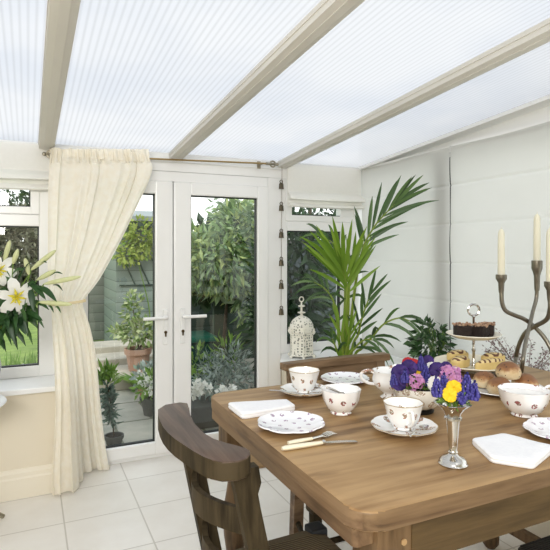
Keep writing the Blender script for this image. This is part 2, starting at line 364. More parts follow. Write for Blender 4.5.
def blade(bm, pts, w, up=None, prof=None, fold=.25):
    """a leaf blade: ribbon along pts, widest in the middle, folded along its midrib"""
    pts = [V(p) for p in pts]; n = len(pts); prev = None
    for i, p in enumerate(pts):
        t = (pts[min(n - 1, i + 1)] - pts[max(0, i - 1)]).normalized()
        u = V(up) if up is not None else V((0, 0, 1)); s = t.cross(u)
        if s.length < .05: s = t.cross(V((1, .3, 0)))
        s.normalize(); nn = s.cross(t); f = i / (n - 1); k = (prof(f) if prof else math.sin(PI * min(1, .12 + .88 * f) ) ) * w / 2
        row = (bm.verts.new(p + s * k + nn * k * fold), bm.verts.new(p), bm.verts.new(p - s * k + nn * k * fold))
        if prev:
            bm.faces.new((prev[0], prev[1], row[1], row[0])); bm.faces.new((prev[1], prev[2], row[2], row[1]))
        prev = row
def rnd(a, b): return random.uniform(a, b)
def rdir():
    while True:
        d = V((rnd(-1, 1), rnd(-1, 1), rnd(-1, 1)))
        if .1 < d.length < 1: return d.normalized()
def leaf4(bm, p, d, ln, w, nrm=None):
    d = d.normalized(); s = d.cross(nrm if nrm is not None else rdir())
    if s.length < .05: s = d.cross(V((0, 0, 1.01)))
    s.normalize(); n = s.cross(d)
    a = bm.verts.new(p); b = bm.verts.new(p + d * ln * .45 + s * w / 2 + n * w * .12); c = bm.verts.new(p + d * ln - n * ln * .12); e = bm.verts.new(p + d * ln * .45 - s * w / 2 + n * w * .12)
    m = bm.verts.new(p + d * ln * .5)
    bm.faces.new((a, m, b)); bm.faces.new((b, m, c)); bm.faces.new((c, m, e)); bm.faces.new((e, m, a))
def cloud(bm, c, rad, n, ln, w, shell=.45, droop=.3, floor=None):
    c = V(c)
    for _ in range(n):
        d = rdir(); k = rnd(shell, 1) ** .6
        p = c + V((d.x * rad[0], d.y * rad[1], d.z * rad[2])) * k
        if floor is not None and p.z < floor: p.z = floor + rnd(0, .05)
        q = (d + rdir() * .8 + V((0, 0, -droop))).normalized(); s = rnd(.7, 1.25)
        leaf4(bm, p, q, ln * s, w * s)

# ------------------------------------------------------------------ the setting
YB = 3.43; XR = 2.335; XL = -1.9; YF = -1.4; SILL = .60
def roofz(y): return 1.985 + .0745 * (YB - y)
b = nb(); box(b, XL - .1, YF - .1, -.06, XR + .2, YB + .09, 0); struct('floor', b, M_floor)
b = nb(); box(b, XL, 3.20, 0, .155, YB + .09, SILL - .03); struct('wall_back_left', b, M_cream)
b = nb(); prism(b, [(1.56, 3.20), (XR + .2, 3.20), (XR + .2, YB + .09), (1.66, YB + .09), (1.66, YB)], 0, SILL - .03); struct('wall_back_right', b, M_cream)
b = nb(); box(b, 2.15, YF, 0, XR + .2, 3.20, SILL - .03); struct('wall_right', b, M_cream)
b = nb(); box(b, XR + .06, YF, SILL, XR + .13, YB + .09, SILL + .07); box(b, XR + .06, YF, 1.90, XR + .13, YB + .09, 2.40)
for yy in (YB + .02, 2.53, 1.37, .28, -.81): box(b, XR + .06, yy - .05, SILL + .07, XR + .13, yy + .05, 1.90)
struct('window_3', b, M_upvc)
b = nb(); box(b, XR + .052, 2.475, SILL, XR + .060, 2.60, 1.93); struct('trim_9', b, M_gasket_gap_shade)  # black strip added behind the blind gap, stands in for its shade
b = nb(); f = [b.verts.new(p) for p in ((XR + .10, YF, SILL + .07), (XR + .10, YB, SILL + .07), (XR + .10, YB, 1.9), (XR + .10, YF, 1.9))]; b.faces.new(f); struct('window_4', b, M_glass)
b = nb(); box(b, XL - .1, YF, 0, XL, YB + .09, 2.5); struct('wall_left', b, M_cream)
b = nb(); box(b, XL - .1, YF - .1, 0, XR + .2, YF, 2.5); struct('wall_front', b, M_cream)
# skirting: board with a moulded top
def skirting(name, x0, x1):
    prof = [(0, 0), (-.022, 0), (-.022, .105), (-.016, .115), (-.016, .135), (-.006, .15), (0, .155)]
    b = nb(); L = [b.verts.new((x0, 3.20 + p[0], p[1])) for p in prof]; Rr = [b.verts.new((x1, 3.20 + p[0], p[1])) for p in prof]
    for i in range(len(prof) - 1): b.faces.new((L[i], L[i + 1], Rr[i + 1], Rr[i]))
    b.faces.new(L); b.faces.new(Rr[::-1]); struct(name, b, M_skirt)
skirting('baseboard_back_left', XL, .155); skirting('baseboard_back_right', 1.56, 2.15)
# sills
b = nb(); box(b, XL, 3.145, SILL - .03, .165, YB + .02, SILL, .006); struct('trim_1', b, M_upvc)
b = nb(); prism(b, [(1.535, 3.165), (2.10, 3.165), (2.10, YF), (XR + .06, YF), (XR + .06, YB + .02), (1.66, YB + .02), (1.655, YB - .02), (1.535, 3.20)], SILL - .03, SILL, .005); struct('trim_2', b, M_upvc)
# head above door and windows
b = nb(); box(b, XL, YB, 1.868, XR + .06, YB + .09, 2.02); box(b, XL, YB - .012, 1.93, XR + .06, YB, 1.985); struct('trim_3', b, M_upvc)
# roof panels + rafters
b = nb(); y0, y1 = YF - .2, YB + .25
v = [b.verts.new(p) for p in ((XL - .1, y0, roofz(y0)), (XR + .2, y0, roofz(y0)), (XR + .2, y1, roofz(y1)), (XL - .1, y1, roofz(y1)))]
b.faces.new(v); struct('ceiling', b, M_pol)
def rafter(k, x, w=.09):
    b = nb(); h = w / 2
    prof = [(-h, .0), (-h, -.018), (-h * .92, -.018), (-h * .92, -.04), (-h * .35, -.046), (-h * .35, -.049), (h * .35, -.049), (h * .35, -.046), (h * .92, -.04), (h * .92, -.018), (h, -.018), (h, 0)]
    A = [b.verts.new((x + p[0], YF, roofz(YF) + p[1])) for p in prof]; B = [b.verts.new((x + p[0], YB + .05, roofz(YB + .05) + p[1])) for p in prof]
    for i in range(len(prof)): j = (i + 1) % len(prof); b.faces.new((A[i], A[j], B[j], B[i]))
    struct('trim_%d' % k, b, M_beam)
for k, x in enumerate((-.69, .098, .878, 1.667)): rafter(4 + k, x)
b = nb(); A = [b.verts.new((XR + q[0], YF, roofz(YF) + q[1])) for q in ((-.03, 0), (-.03, -.02), (.07, -.02), (.07, 0))]; B = [b.verts.new((XR + q[0], YB, roofz(YB) + q[1])) for q in ((-.03, 0), (-.03, -.02), (.07, -.02), (.07, 0))]
for i in range(4): b.faces.new((A[i], A[(i + 1) % 4], B[(i + 1) % 4], B[i]))
struct('trim_8', b, M_upvc)

# french doors
def rails(bm, x0, x1, z0, z1, gx0, gx1, gz0, gz1, y0, y1, bev=.008):
    box(bm, x0, y0, z0, gx0, y1, z1, bev); box(bm, gx1, y0, z0, x1, y1, z1, bev)
    box(bm, gx0 - .004, y0, z0, gx1 + .004, y1, gz0, bev); box(bm, gx0 - .004, y0, gz1, gx1 + .004, y1, z1, bev)
def gasket(gx0, gx1, gz0, gz1, y, parent, t=.008):
    b = nb(); box(b, gx0, y, gz0, gx0 + t, y + .03, gz1); box(b, gx1 - t, y, gz0, gx1, y + .03, gz1); box(b, gx0, y, gz0, gx1, y + .03, gz0 + t); box(b, gx0, y, gz1 - t, gx1, y + .03, gz1)
    return obj('gasket', b, M_gasket_gap_shade, parent)
def pane(x0, x1, z0, z1, y, parent):
    b = nb(); f = [b.verts.new(p) for p in ((x0, y, z0), (x1, y, z0), (x1, y, z1), (x0, y, z1))]; b.faces.new(f)
    return obj('glass_pane', b, M_glass, parent)
door = bpy.data.objects.new('door_1', None); COL.objects.link(door); door['kind'] = 'structure'; door.location = (.9, YB, 0); WL[door] = V((.9, YB, 0))
b = nb(); box(b, .145, YB, 0, .245, YB + .08, 1.868, .005); box(b, 1.552, YB, 0, 1.654, YB + .08, 1.868, .005); box(b, .246, YB + .001, 1.80, 1.551, YB + .08, 1.867, .005); box(b, .246, YB + .004, 0, 1.551, YB + .08, .022, .004)
obj('door_frame', b, M_upvc, door)
def leaf_door(x0, x1, gx0, gx1, side):
    b = nb(); rails(b, x0, x1, .024, 1.80, gx0, gx1, .105, 1.715, YB - .012, YB + .05, .01)
    L = obj('door_leaf', b, M_upvc, door)
    gasket(gx0 - .002, gx1 + .002, .103, 1.717, YB + .012, L); pane(gx0, gx1, .105, 1.715, YB + .03, L)
    hx = .81 if side < 0 else .925
    b = nb(); box(b, hx - .016, YB - .024, .735, hx + .016, YB - .012, .965, .005); obj('lock_plate', b, M_handle, L)
    b = nb(); tube(b, [(hx, YB - .02, .912), (hx, YB - .055, .912), (hx + side * .02, YB - .06, .912), (hx + side * .15, YB - .06, .912)], .011, 10); obj('lever_handle', b, M_handle, L, smooth=True)
    b = nb(); tube(b, [(hx, YB - .022, .815), (hx, YB - .028, .815)], .010, 10); box(b, hx - .005, YB - .028, .787, hx + .005, YB - .022, .815); obj('keyhole', b, M_key, L)
leaf_door(.245, .862, .335, .746, -1); leaf_door(.868, 1.552, .986, 1.468, 1)
# windows beside the door
def window(name, x0, x1, gx0, gx1, fx0, fx1):
    w = bpy.data.objects.new(name, None); COL.objects.link(w); w['kind'] = 'structure'; w.location = ((x0 + x1) / 2, YB, SILL); WL[w] = V(w.location)
    b = nb(); box(b, x0, YB, SILL, gx0, YB + .07, 1.868, .005); box(b, gx1, YB, SILL, x1, YB + .07, 1.868, .005)
    box(b, gx0 - .003, YB, SILL, gx1 + .003, YB + .07, .665, .006); box(b, gx0 - .003, YB - .006, 1.49, gx1 + .003, YB + .07, 1.56, .006); box(b, gx0 - .003, YB, 1.82, gx1 + .003, YB + .07, 1.868)
    obj('window_frame', b, M_upvc, w)
    b = nb(); rails(b, fx0 - .05, fx1 + .05, 1.56, 1.82, fx0, fx1, 1.605, 1.78, YB - .01, YB + .05, .006); s = obj('fanlight', b, M_upvc, w)
    gasket(fx0, fx1, 1.605, 1.78, YB + .012, s, .006); pane(fx0, fx1, 1.605, 1.78, YB + .03, s)
    gasket(gx0, gx1, .665, 1.49, YB + .012, w, .007); pane(gx0, gx1, .665, 1.49, YB + .03, w)
window('window_1', -.80, .150, -.70, .058, -.66, .012)
window('window_2', 1.655, 2.39, 1.705, 2.16, 1.74, 2.27)
b = nb(); box(b, XL, YB, SILL, -.80, YB + .07, 1.868); struct('wall_back_panel', b, M_upvc)

# ------------------------------------------------------------------ blinds
def roman(name_label, x0, x1, ztop, folds, y):
    """folded up roman blind: rounded folds hanging over each other"""
    prof = [(y, ztop), (y - .004, ztop - .02), (y - .006, folds[0] + .03)]
    z = folds[0]
    prof += [(y - .03, folds[0] + .016), (y - .055, folds[0] - .008), (y - .058, folds[0] - .022), (y - .042, folds[0] - .028), (y - .012, folds[0] - .020)]
    prof += [(y - .016, folds[0] - .045), (y - .040, folds[1] + .024), (y - .046, folds[1] + .008), (y - .03, folds[1]), (y - .006, folds[1] + .006), (y, folds[1] + .03)]
    b = nb(); n = 24; rows = []
    for i in range(n + 1):
        f = i / n; x = x0 + (x1 - x0) * f; sag = -.006 * math.sin(PI * f) ** .7
        rows.append([b.verts.new((x, p[0] - .003 * math.sin(9 * f + k), p[1] + (sag if k > 2 else 0))) for k, p in enumerate(prof)])
    for r0, r1 in zip(rows, rows[1:]):
        for k in range(len(prof) - 1): b.faces.new((r0[k], r0[k + 1], r1[k + 1], r1[k]))
    b.faces.new(rows[0]); b.faces.new(rows[-1][::-1])
    return obj('roman_blind', b, M_blind, None, ((x0 + x1) / 2, y, ztop), True)
tag(roman('', -.80, .118, 1.972, (1.785, 1.70), YB - .03), 'white cloth roman blind folded up over the window behind the lilies', 'blind')
tag(roman('', 1.69, 2.325, 1.972, (1.74, 1.662), YB - .03), 'white cloth roman blind folded up over the small window behind the palm', 'blind')
def flatblind(y0, y1, label):
    b = nb(); ny, nz = 24, 260; top, bot = 1.972, SILL + .004; rows = []
    for i in range(ny + 1):
        f = i / ny; y = y0 + (y1 - y0) * f; r = []
        for k in range(nz + 1):
            z = top + (bot - top) * k / nz; zz = (top - z) / .235
            d = .0022 * abs(math.sin(PI * zz)) + .002 * math.sin(7 * f + 3 * zz)
            fr = zz - round(zz); d -= .0045 * math.exp(-(fr / .03) ** 2)
            zt = z + (.012 * (2.4 - y) if 0 else 0)
            r.append(b.verts.new((XR - d, y, zt + .010 * (3.43 - y) * (1 - k / nz))))
        rows.append(r)
    for a, c in zip(rows, rows[1:]):
        for k in range(nz): b.faces.new((a[k], a[k + 1], c[k + 1], c[k]))
    root = thing('roman_blind', label, 'blind', (XR, (y0 + y1) / 2, bot))
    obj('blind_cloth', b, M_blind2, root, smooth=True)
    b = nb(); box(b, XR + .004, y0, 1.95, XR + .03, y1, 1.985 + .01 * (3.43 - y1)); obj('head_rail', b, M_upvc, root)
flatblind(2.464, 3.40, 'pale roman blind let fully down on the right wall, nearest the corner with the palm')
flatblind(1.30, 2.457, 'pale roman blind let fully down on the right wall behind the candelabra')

# ------------------------------------------------------------------ curtain and pole
PY = 3.335
def pole():
    t = thing('curtain_pole', 'thin brass curtain pole with curled ends above the french doors', 'curtain pole', (.85, PY, 1.95))
    a = ony(60, 155, PY); c = ony(266, 163.5, PY)
    b = nb(); tube(b, [a, c], .006, 10); obj('rod', b, M_brass, t, smooth=True)
    for p, s in ((a, -1), (c, 1)):
        b = nb(); tube(b, [p, p + V((s * .03, 0, 0))], .010, 10); ring(b, p + V((s * .052, 0, 0)), .02, .006, 16, 'y', 6); ring(b, p + V((s * .052, 0, 0)), .02, .006, 16, 'z', 6); ball(b, p + V((s * .085, 0, 0)), .012); obj('finial', b, M_nickel, t, smooth=True)
        b = nb(); q = p + V((-s * .02, 0, 0)); tube(b, [q, q + V((0, YB - PY - .012, 0))], .006, 8); box(b, q.x - .012, YB - .02, q.z - .025, q.x + .012, YB - .012, q.z + .025); obj('bracket', b, M_nickel, t)
pole()
def curtain():
    # rows: v, u left, y left, u right, y right, fold amplitude
    rows = [(149, 49, 3.30, 149, 3.305, .010), (158, 49, 3.30, 150, 3.305, .012), (168, 48.5, 3.31, 153, 3.30, .016), (185, 47.5, 3.29, 148, 3.29, .020), (205, 47, 3.26, 139, 3.27, .022), (230, 46.5, 3.22, 127.5, 3.24, .022), (255, 46.5, 3.17, 114.5, 3.20, .020), (280, 47, 3.12, 100, 3.15, .016), (295, 48.5, 3.085, 88.5, 3.11, .012), (303, 51, 3.075, 83.5, 3.09, .009), (312, 51, 3.075, 86, 3.10, .012), (330, 52, 3.075, 92, 3.14, .018), (360, 54, 3.075, 97.5, 3.22, .022), (400, 55.5, 3.08, 101, 3.29, .024), (440, 54, 3.09, 106, 3.34, .026), (472, 52, 3.10, 112, 3.37, .028)]
    L = [ony(r[1], r[0], r[2]) for r in rows]; Rr = [ony(r[3], r[0], r[4]) for r in rows]; amp = [V((r[5], 0, 0)) for r in rows]
    # last row reaches the floor
    L.append(V((L[-1].x + .0, 3.11, .012))); Rr.append(V((ony(113, 466, 3.38).x, 3.385, .012))); amp.append(V((.03, 0, 0)))
    L = smooth_pts(L, 5); Rr = smooth_pts(Rr, 5); amp = smooth_pts(amp, 5)
    b = nb(); n = 150; G = []
    for j in range(len(L)):
        f = j / (len(L) - 1); row = []
        # z differs left/right after the sight-line mapping: blend
        low = max(0, min(1, (f - .62) / .3))
        for i in range(n + 1):
            s = i / n; st = s * s * (3 - 2 * s); q = (s - .45) / .14; step = 1 / (1 + math.exp(-max(-30, min(30, q * 3))))
            k = s * (1 - low) + step * low
            x = L[j].x + (Rr[j].x - L[j].x) * s; z = L[j].z + (Rr[j].z - L[j].z) * s; y = L[j].y + (Rr[j].y - L[j].y) * k
            ph = 2 * PI * (8.5 * s + .25 * math.sin(5 * s * PI) + .12 * math.sin(9 * f + 4 * s))
            w = .62 * math.sin(.72 * ph) + .13 * math.sin(2.1 * ph + 1.3 + 2 * f) + .5 * math.sin(.4 * ph + 2 + 3 * f)
            if f < .1: w = w * .6 + .8 * math.sin(ph * 2.2)
            row.append(b.verts.new((x + amp[j].x * .35 * math.cos(ph), y + amp[j].x * w, max(.006, z))))
        G.append(row)
    for a, c in zip(G, G[1:]):
        for i in range(n): b.faces.new((a[i], a[i + 1], c[i + 1], c[i]))
    t = thing('curtain', 'cream embroidered curtain gathered to one side by a tieback, left of the french doors', 'curtain', (.3, 3.2, 0))
    o = obj('curtain_cloth', b, M_curtain, t, smooth=True)
    # frill standing above the pole
    b = nb(); P0 = ony(51, 151, 3.312); P1 = ony(149, 157.5, 3.312); up = []; lo = []
    for i in range(121):
        s = i / 120; p = P0 + (P1 - P0) * s; w = .012 * math.sin(s * 60) + .004 * math.sin(s * 131)
        up.append(b.verts.new(p + V((0, w - .006, .018 + .004 * math.sin(s * 40))))); lo.append(b.verts.new(p + V((0, w * .8 - .008, -.03))))
    for i in range(120): b.faces.new((up[i], up[i + 1], lo[i + 1], lo[i]))
    obj('heading_frill', b, M_curtain, t, smooth=True)
    c = (L[45] + Rr[45]) / 2; hw = (Rr[45].x - L[45].x) / 2
    b = nb(); pts = [c + V((math.cos(a) * (hw + .012), math.sin(a) * .036, .002 + .008 * math.cos(a))) for a in [2 * PI * i / 28 for i in range(28)]]
    vs = [[b.verts.new(p + V((0, 0, h))) for h in (-.007, -.003, .003, .007)] for p in pts]
    for i in range(28):
        for k in range(3): b.faces.new((vs[i][k], vs[(i + 1) % 28][k], vs[(i + 1) % 28][k + 1], vs[i][k + 1]))
    obj('tieback', b, plain('gold cream cord', (.78, .66, .42), .7), t, smooth=True)
curtain()

# hanging string of bells
def bells():
    t = thing('bell_string', 'string of small bronze bells hanging on the door post beside the white blind', 'bells', (1.655, YB - .05, .88))
    p0 = ony(282, 166, YB - .05); p1 = ony(281, 314, YB - .05)
    b = nb(); tube(b, [p0, p1], .0015, 5); obj('cord', b, M_twig, t)
    for v, tw in ((185, .2), (207, 0), (234, .1), (262, .5), (285, .3), (311, 0)):
        c = ony(281.3, v, YB - .05); b = nb()
        lathe(b, [(.010, .014), (.016, .009), (.017, -.006), (.019, -.024), (.0205, -.028), (.017, -.028)], c, 14, sx=1.0, sy=.6, rot=tw)
        ring(b, c + V((0, 0, .024)), .011, .003, 12, 'y', 5); obj('bell', b, plain('dark bronze', (.13, .11, .075), .4, .7), t, smooth=True)
bells()
# doormat
b = nb(); q = [onz(168, 460, .0), onz(186, 480.5, 0), onz(240, 474, 0), onz(235, 452, 0)]
prism(b, [(.905, 2.985), (1.5, 2.985), (1.5, 3.385), (.885, 3.385)], .001, .016, .004)
tag(obj('doormat', b, M_coir, None, (1.15, 3.19, 0)), 'tan coir doormat on the floor before the french doors', 'doormat')

# ------------------------------------------------------------------ dining table
TZ = .83; TX0, TX1, TY0, TY1 = .585, 2.02, .858, 1.83
def roundrect(x0, y0, x1, y1, r, n=6):
    pts = []
    for cx, cy, a0 in ((x1 - r, y1 - r, 0), (x0 + r, y1 - r, 90), (x0 + r, y0 + r, 180), (x1 - r, y0 + r, 270)):
        for k in range(n + 1): a = R(a0 + 90 * k / n); pts.append((cx + r * math.cos(a), cy + r * math.sin(a)))
    return pts
tb = thing('dining_table', 'big rustic oak dining table laid for tea', 'table', (1.3, 1.34, 0))
b = nb(); prism(b, roundrect(TX0, TY0, TX1, TY1, .06), TZ - .042, TZ, .007); o = obj('tabletop', b, [M_top, M_end, M_endx_shade], tb, smooth=True)
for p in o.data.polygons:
    if abs(p.normal.z) < .6: p.material_index = 1 if abs(p.normal.x) > .7 else 2  # slab sides use darker oak than the top, shade put into the colour
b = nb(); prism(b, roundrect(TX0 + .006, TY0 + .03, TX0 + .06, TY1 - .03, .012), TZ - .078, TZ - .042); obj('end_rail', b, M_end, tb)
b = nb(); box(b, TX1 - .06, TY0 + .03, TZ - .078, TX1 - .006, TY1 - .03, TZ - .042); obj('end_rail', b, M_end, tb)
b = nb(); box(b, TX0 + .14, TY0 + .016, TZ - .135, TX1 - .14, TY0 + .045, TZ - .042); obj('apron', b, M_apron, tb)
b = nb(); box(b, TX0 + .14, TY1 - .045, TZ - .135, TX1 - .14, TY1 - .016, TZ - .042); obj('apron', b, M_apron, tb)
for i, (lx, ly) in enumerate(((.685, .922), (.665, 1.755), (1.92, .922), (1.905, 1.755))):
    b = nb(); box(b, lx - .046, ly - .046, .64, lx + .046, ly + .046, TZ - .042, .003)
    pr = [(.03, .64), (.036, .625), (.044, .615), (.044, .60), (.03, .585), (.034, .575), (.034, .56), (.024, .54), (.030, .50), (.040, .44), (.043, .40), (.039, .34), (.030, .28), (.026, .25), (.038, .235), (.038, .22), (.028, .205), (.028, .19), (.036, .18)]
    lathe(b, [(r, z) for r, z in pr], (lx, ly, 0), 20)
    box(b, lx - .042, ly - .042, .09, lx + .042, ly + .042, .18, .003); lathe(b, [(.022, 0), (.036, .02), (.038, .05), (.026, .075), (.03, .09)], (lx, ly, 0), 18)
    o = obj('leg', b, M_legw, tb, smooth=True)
    if ly < 1:
        b = nb(); tube(b, [(lx + .02, ly - .046, TZ - .085), (lx + .02, ly - .0485, TZ - .085)], .007, 10); obj('peg', b, M_top, o)
# stretchers low between the legs of each end
for lx in (.675, 1.912):
    b = nb(); box(b, lx - .018, .96, .115, lx + .018, 1.72, .155, .004); obj('stretcher', b, M_legw, tb)
b = nb(); box(b, .69, 1.32, .118, 1.90, 1.36, .152, .004); obj('stretcher', b, M_legw, tb)

# ------------------------------------------------------------------ chairs
def near_chair():
    t = thing('dining_chair', 'dark wooden chair with broad curved top rail at the left end of the table', 'chair', (.6, 1.28, 0), 'rush seated chairs round the table')
    top = [(158, 409), (165, 404.5), (180, 402), (187.5, 403), (189, 408), (190, 414), (194, 423), (204, 433), (213, 438.5), (224, 443), (236, 446), (246, 447.5), (250, 450), (250.5, 454), (247, 458), (238, 461.5), (222, 462.5), (212, 460), (204, 457), (194, 451.5), (184, 445), (175, 439), (168, 433), (163, 427), (160, 421), (158, 414)]
    P = [onz(u, v, .88) for u, v in top]
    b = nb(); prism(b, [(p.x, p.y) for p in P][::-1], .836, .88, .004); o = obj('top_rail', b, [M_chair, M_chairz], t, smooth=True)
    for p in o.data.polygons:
        if abs(p.normal.z) < .6: p.material_index = 1  # rail sides darker than its top face, shade put into the colour
    def post(bt, bs, name='back_post', flare=.03):
        # profile in x-z, thickness in y; the post leans back above the seat
        x0, y0 = bt; x1, y1 = bs; b = nb(); th = .015
        prof = [(.838, -.028, .042), (.80, -.026, .040), (.775, -.026, .026), (.74, -.026, .025), (.48, -.026, .026), (.25, -.024, .022), (0, -.022, .018)]
        vs = []
        for z, l, r in prof:
            f = (.838 - z) / (.838 - .48); fx = min(f, 1.0)
            cx = x0 + (x1 - x0) * fx - max(0, f - 1) * .015; cy = y0 + (y1 - y0) * fx
            vs.append([b.verts.new((cx + l, cy - th, z)), b.verts.new((cx + r, cy - th, z)), b.verts.new((cx + r, cy + th, z)), b.verts.new((cx + l, cy + th, z))])
        for a, c in zip(vs, vs[1:]):
            for k in range(4): b.faces.new((a[k], a[(k + 1) % 4], c[(k + 1) % 4], c[k]))
        b.faces.new(vs[0]); b.faces.new(vs[-1][::-1]); return obj(name, b, M_chairz, t)
    fA, fB = (.405, 1.445), (.475, 1.43); nA, nB = (.452, 1.160), (.523, 1.135)
    post(fA, fB); post(nA, nB)
    def slat(zc, h):
        f = (.838 - zc) / (.358); A = V((fA[0] + (fB[0] - fA[0]) * f, fA[1] + (fB[1] - fA[1]) * f, zc)); B = V((nA[0] + (nB[0] - nA[0]) * f, nA[1] + (nB[1] - nA[1]) * f, zc))
        b = nb(); rows = []
        for i in range(13):
            s = i / 12; p = A + (B - A) * s; bow = -.055 * math.sin(PI * s)
            rows.append([b.verts.new((p.x + bow + dx, p.y, zc + dz)) for dx, dz in ((-.008, -h / 2), (.008, -h / 2), (.006, h / 2), (-.010, h / 2))])
        for a, c in zip(rows, rows[1:]):
            for k in range(4): b.faces.new((a[k], a[(k + 1) % 4], c[(k + 1) % 4], c[k]))
        b.faces.new(rows[0]); b.faces.new(rows[-1][::-1]); obj('back_slat', b, M_chairz, t, smooth=True)
    slat(.705, .062); slat(.565, .055)
    S = [(.505, 1.115), (.835, 1.035), (.835, 1.462), (.462, 1.452)]
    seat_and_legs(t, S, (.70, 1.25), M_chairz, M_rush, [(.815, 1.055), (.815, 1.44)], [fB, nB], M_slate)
def seat_and_legs(t, S, mid, mw, mr, fronts, backs, mcorner=None, zs=.48):
    b = nb(); n = 10; c = V((sum(p[0] for p in S) / 4, sum(p[1] for p in S) / 4, 0)); G = []
    for i in range(n + 1):
        r = []
        for j in range(n + 1):
            s, u = i / n, j / n
            p = V(S[0]) .lerp(V(S[1]), s).lerp(V(S[3]).lerp(V(S[2]), s), u)
            d = min(s, 1 - s, u, 1 - u); z = zs - .012 * min(1, d * 2.2) - (.012 if d == 0 else 0)
            r.append(b.verts.new((p.x, p.y, z)))
        G.append(r)
    for i in range(n):
        for j in range(n): b.faces.new((G[i][j], G[i + 1][j], G[i + 1][j + 1], G[i][j + 1]))
    lo = [b.verts.new((p[0], p[1], zs - .05)) for p in S]
    edge = [[G[i][0] for i in range(n + 1)], [G[n][j] for j in range(n + 1)], [G[i][n] for i in range(n, -1, -1)], [G[0][j] for j in range(n, -1, -1)]]
    for k in range(4): b.faces.new(edge[k] + [lo[(k + 1) % 4], lo[k]])
    b.faces.new(lo[::-1]); obj('rush_seat', b, mr, t, smooth=True)
    for p in fronts:
        b = nb(); lathe(b, [(.012, 0), (.018, .05), (.021, .3), (.024, zs - .06)], (p[0], p[1], 0), 12); lg = obj('front_leg', b, mw, t, smooth=True)
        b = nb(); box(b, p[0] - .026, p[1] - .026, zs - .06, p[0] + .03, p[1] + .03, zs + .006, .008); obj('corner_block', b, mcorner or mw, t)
    for z in (.17, .3):
        b = nb(); tube(b, [(fronts[0][0], fronts[0][1], z), (fronts[1][0], fronts[1][1], z)], .011, 8); obj('stretcher', b, mw, t, smooth=True)
    for f_, q_ in ((fronts[0], min(backs, key=lambda k: (V(k) - V(fronts[0])).length)), (fronts[1], min(backs, key=lambda k: (V(k) - V(fronts[1])).length))):
        b = nb(); tube(b, [(f_[0], f_[1], .22), (q_[0], q_[1], .22)], .011, 8); obj('stretcher', b, mw, t, smooth=True)
near_chair()
def far_chair():
    t = thing('dining_chair', 'wooden chair across the table before the palm, only its back showing', 'chair', (1.23, 1.85, 0), 'rush seated chairs round the table')
    P0 = onz(283, 364, .872); P1 = onz(384, 353, .872)
    n = 18; fr = []; bk = []
    for i in range(n + 1):
        s = i / n; x = P0.x + (P1.x - P0.x) * s; bow = .012 * math.sin(PI * s); yb = 1.955 + bow
        fr.append((x, yb)); bk.append((x + (s - .5) * .01, yb + .05))
    b = nb(); prism(b, fr + bk[::-1], .846, .876, .004); obj('top_rail', b, M_chairx, t, smooth=True)
    def slat(z0, z1, s0=.04, s1=.96):
        b = nb(); f2 = []; k2 = []
        for i in range(n + 1):
            s = s0 + (s1 - s0) * i / n; x = P0.x + (P1.x - P0.x) * s; yb = 1.972 + .012 * math.sin(PI * s) - (.876 - z1) * .12
            f2.append((x, yb)); k2.append((x, yb + .02))
        prism(b, f2 + k2[::-1], z0, z1); obj('back_slat', b, M_chairx, t, smooth=True)
    slat(.775, .848); slat(.60, .65)
    for x in (P0.x + .045, P1.x - .045):
        b = nb(); rows = []
        for z, dy in ((.846, 0), (.48, -.05), (0, -.02)):
            y = 1.985 + dy; rows.append([b.verts.new(p) for p in ((x - .022, y - .02, z), (x + .022, y - .02, z), (x + .022, y + .02, z), (x - .022, y + .02, z))])
        for a, c in zip(rows, rows[1:]):
            for k in range(4): b.faces.new((a[k], a[(k + 1) % 4], c[(k + 1) % 4], c[k]))
        b.faces.new(rows[0]); b.faces.new(rows[-1][::-1]); obj('back_post', b, M_chairx, t)
    S = [(P0.x + .03, 1.93), (.90, 1.61), (1.50, 1.61), (P1.x - .03, 1.93)]
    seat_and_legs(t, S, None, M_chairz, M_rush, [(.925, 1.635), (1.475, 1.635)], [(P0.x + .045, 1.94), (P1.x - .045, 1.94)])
far_chair()
def stool():
    t = thing('stool', 'black low stool tucked under the near side of the table, bottom right corner', 'stool', (1.51, 1.02, 0))
    b = nb(); prism(b, roundrect(1.325, .905, 1.70, 1.135, .03), .415, .452, .008); obj('stool_seat', b, M_rushd, t, smooth=True)
    for x, y in ((1.36, .935), (1.665, .935), (1.36, 1.105), (1.665, 1.105)):
        b = nb(); box(b, x - .017, y - .017, 0, x + .017, y + .017, .415, .003); obj('leg', b, M_dark, t)
    for x in (1.36, 1.665):
        b = nb(); box(b, x - .009, .952, .17, x + .009, 1.088, .20); obj('stretcher', b, M_dark, t)
stool()

# ------------------------------------------------------------------ crockery
def petal(n, a): return lambda t, r, z: 1 + a * (abs(math.cos(n * t / 2)) - .6)
def plate_bm(b, c, r, n=8, a=.05, h=.016):
    lathe(b, [(r * .55, 0), (r * .58, .003), (r * .72, .005), (r, h), (r * .985, h + .003), (r * .70, .009), (r * .3, .007), (.004, .007)], c, 64, petal(n, a) if n else None)
def mkplate(label, c, r, n=8, a=.05, group=None, mat=None, name='side_plate'):
    t = thing(name, label, 'plate', c, group)
    b = nb(); plate_bm(b, c, r, n, a); obj('dish', b, mat or M_plate, t, smooth=True)
    return t
def gilt(b, c, r, z, t=.0012, mod=None, segs=48):
    pts = [V((c[0] + math.cos(a) * r * (mod(a, r, z) if mod else 1), c[1] + math.sin(a) * r * (mod(a, r, z) if mod else 1), c[2] + z)) for a in [2 * PI * i / segs for i in range(segs + 1)]]
    tube(b, pts, t, 5, False)
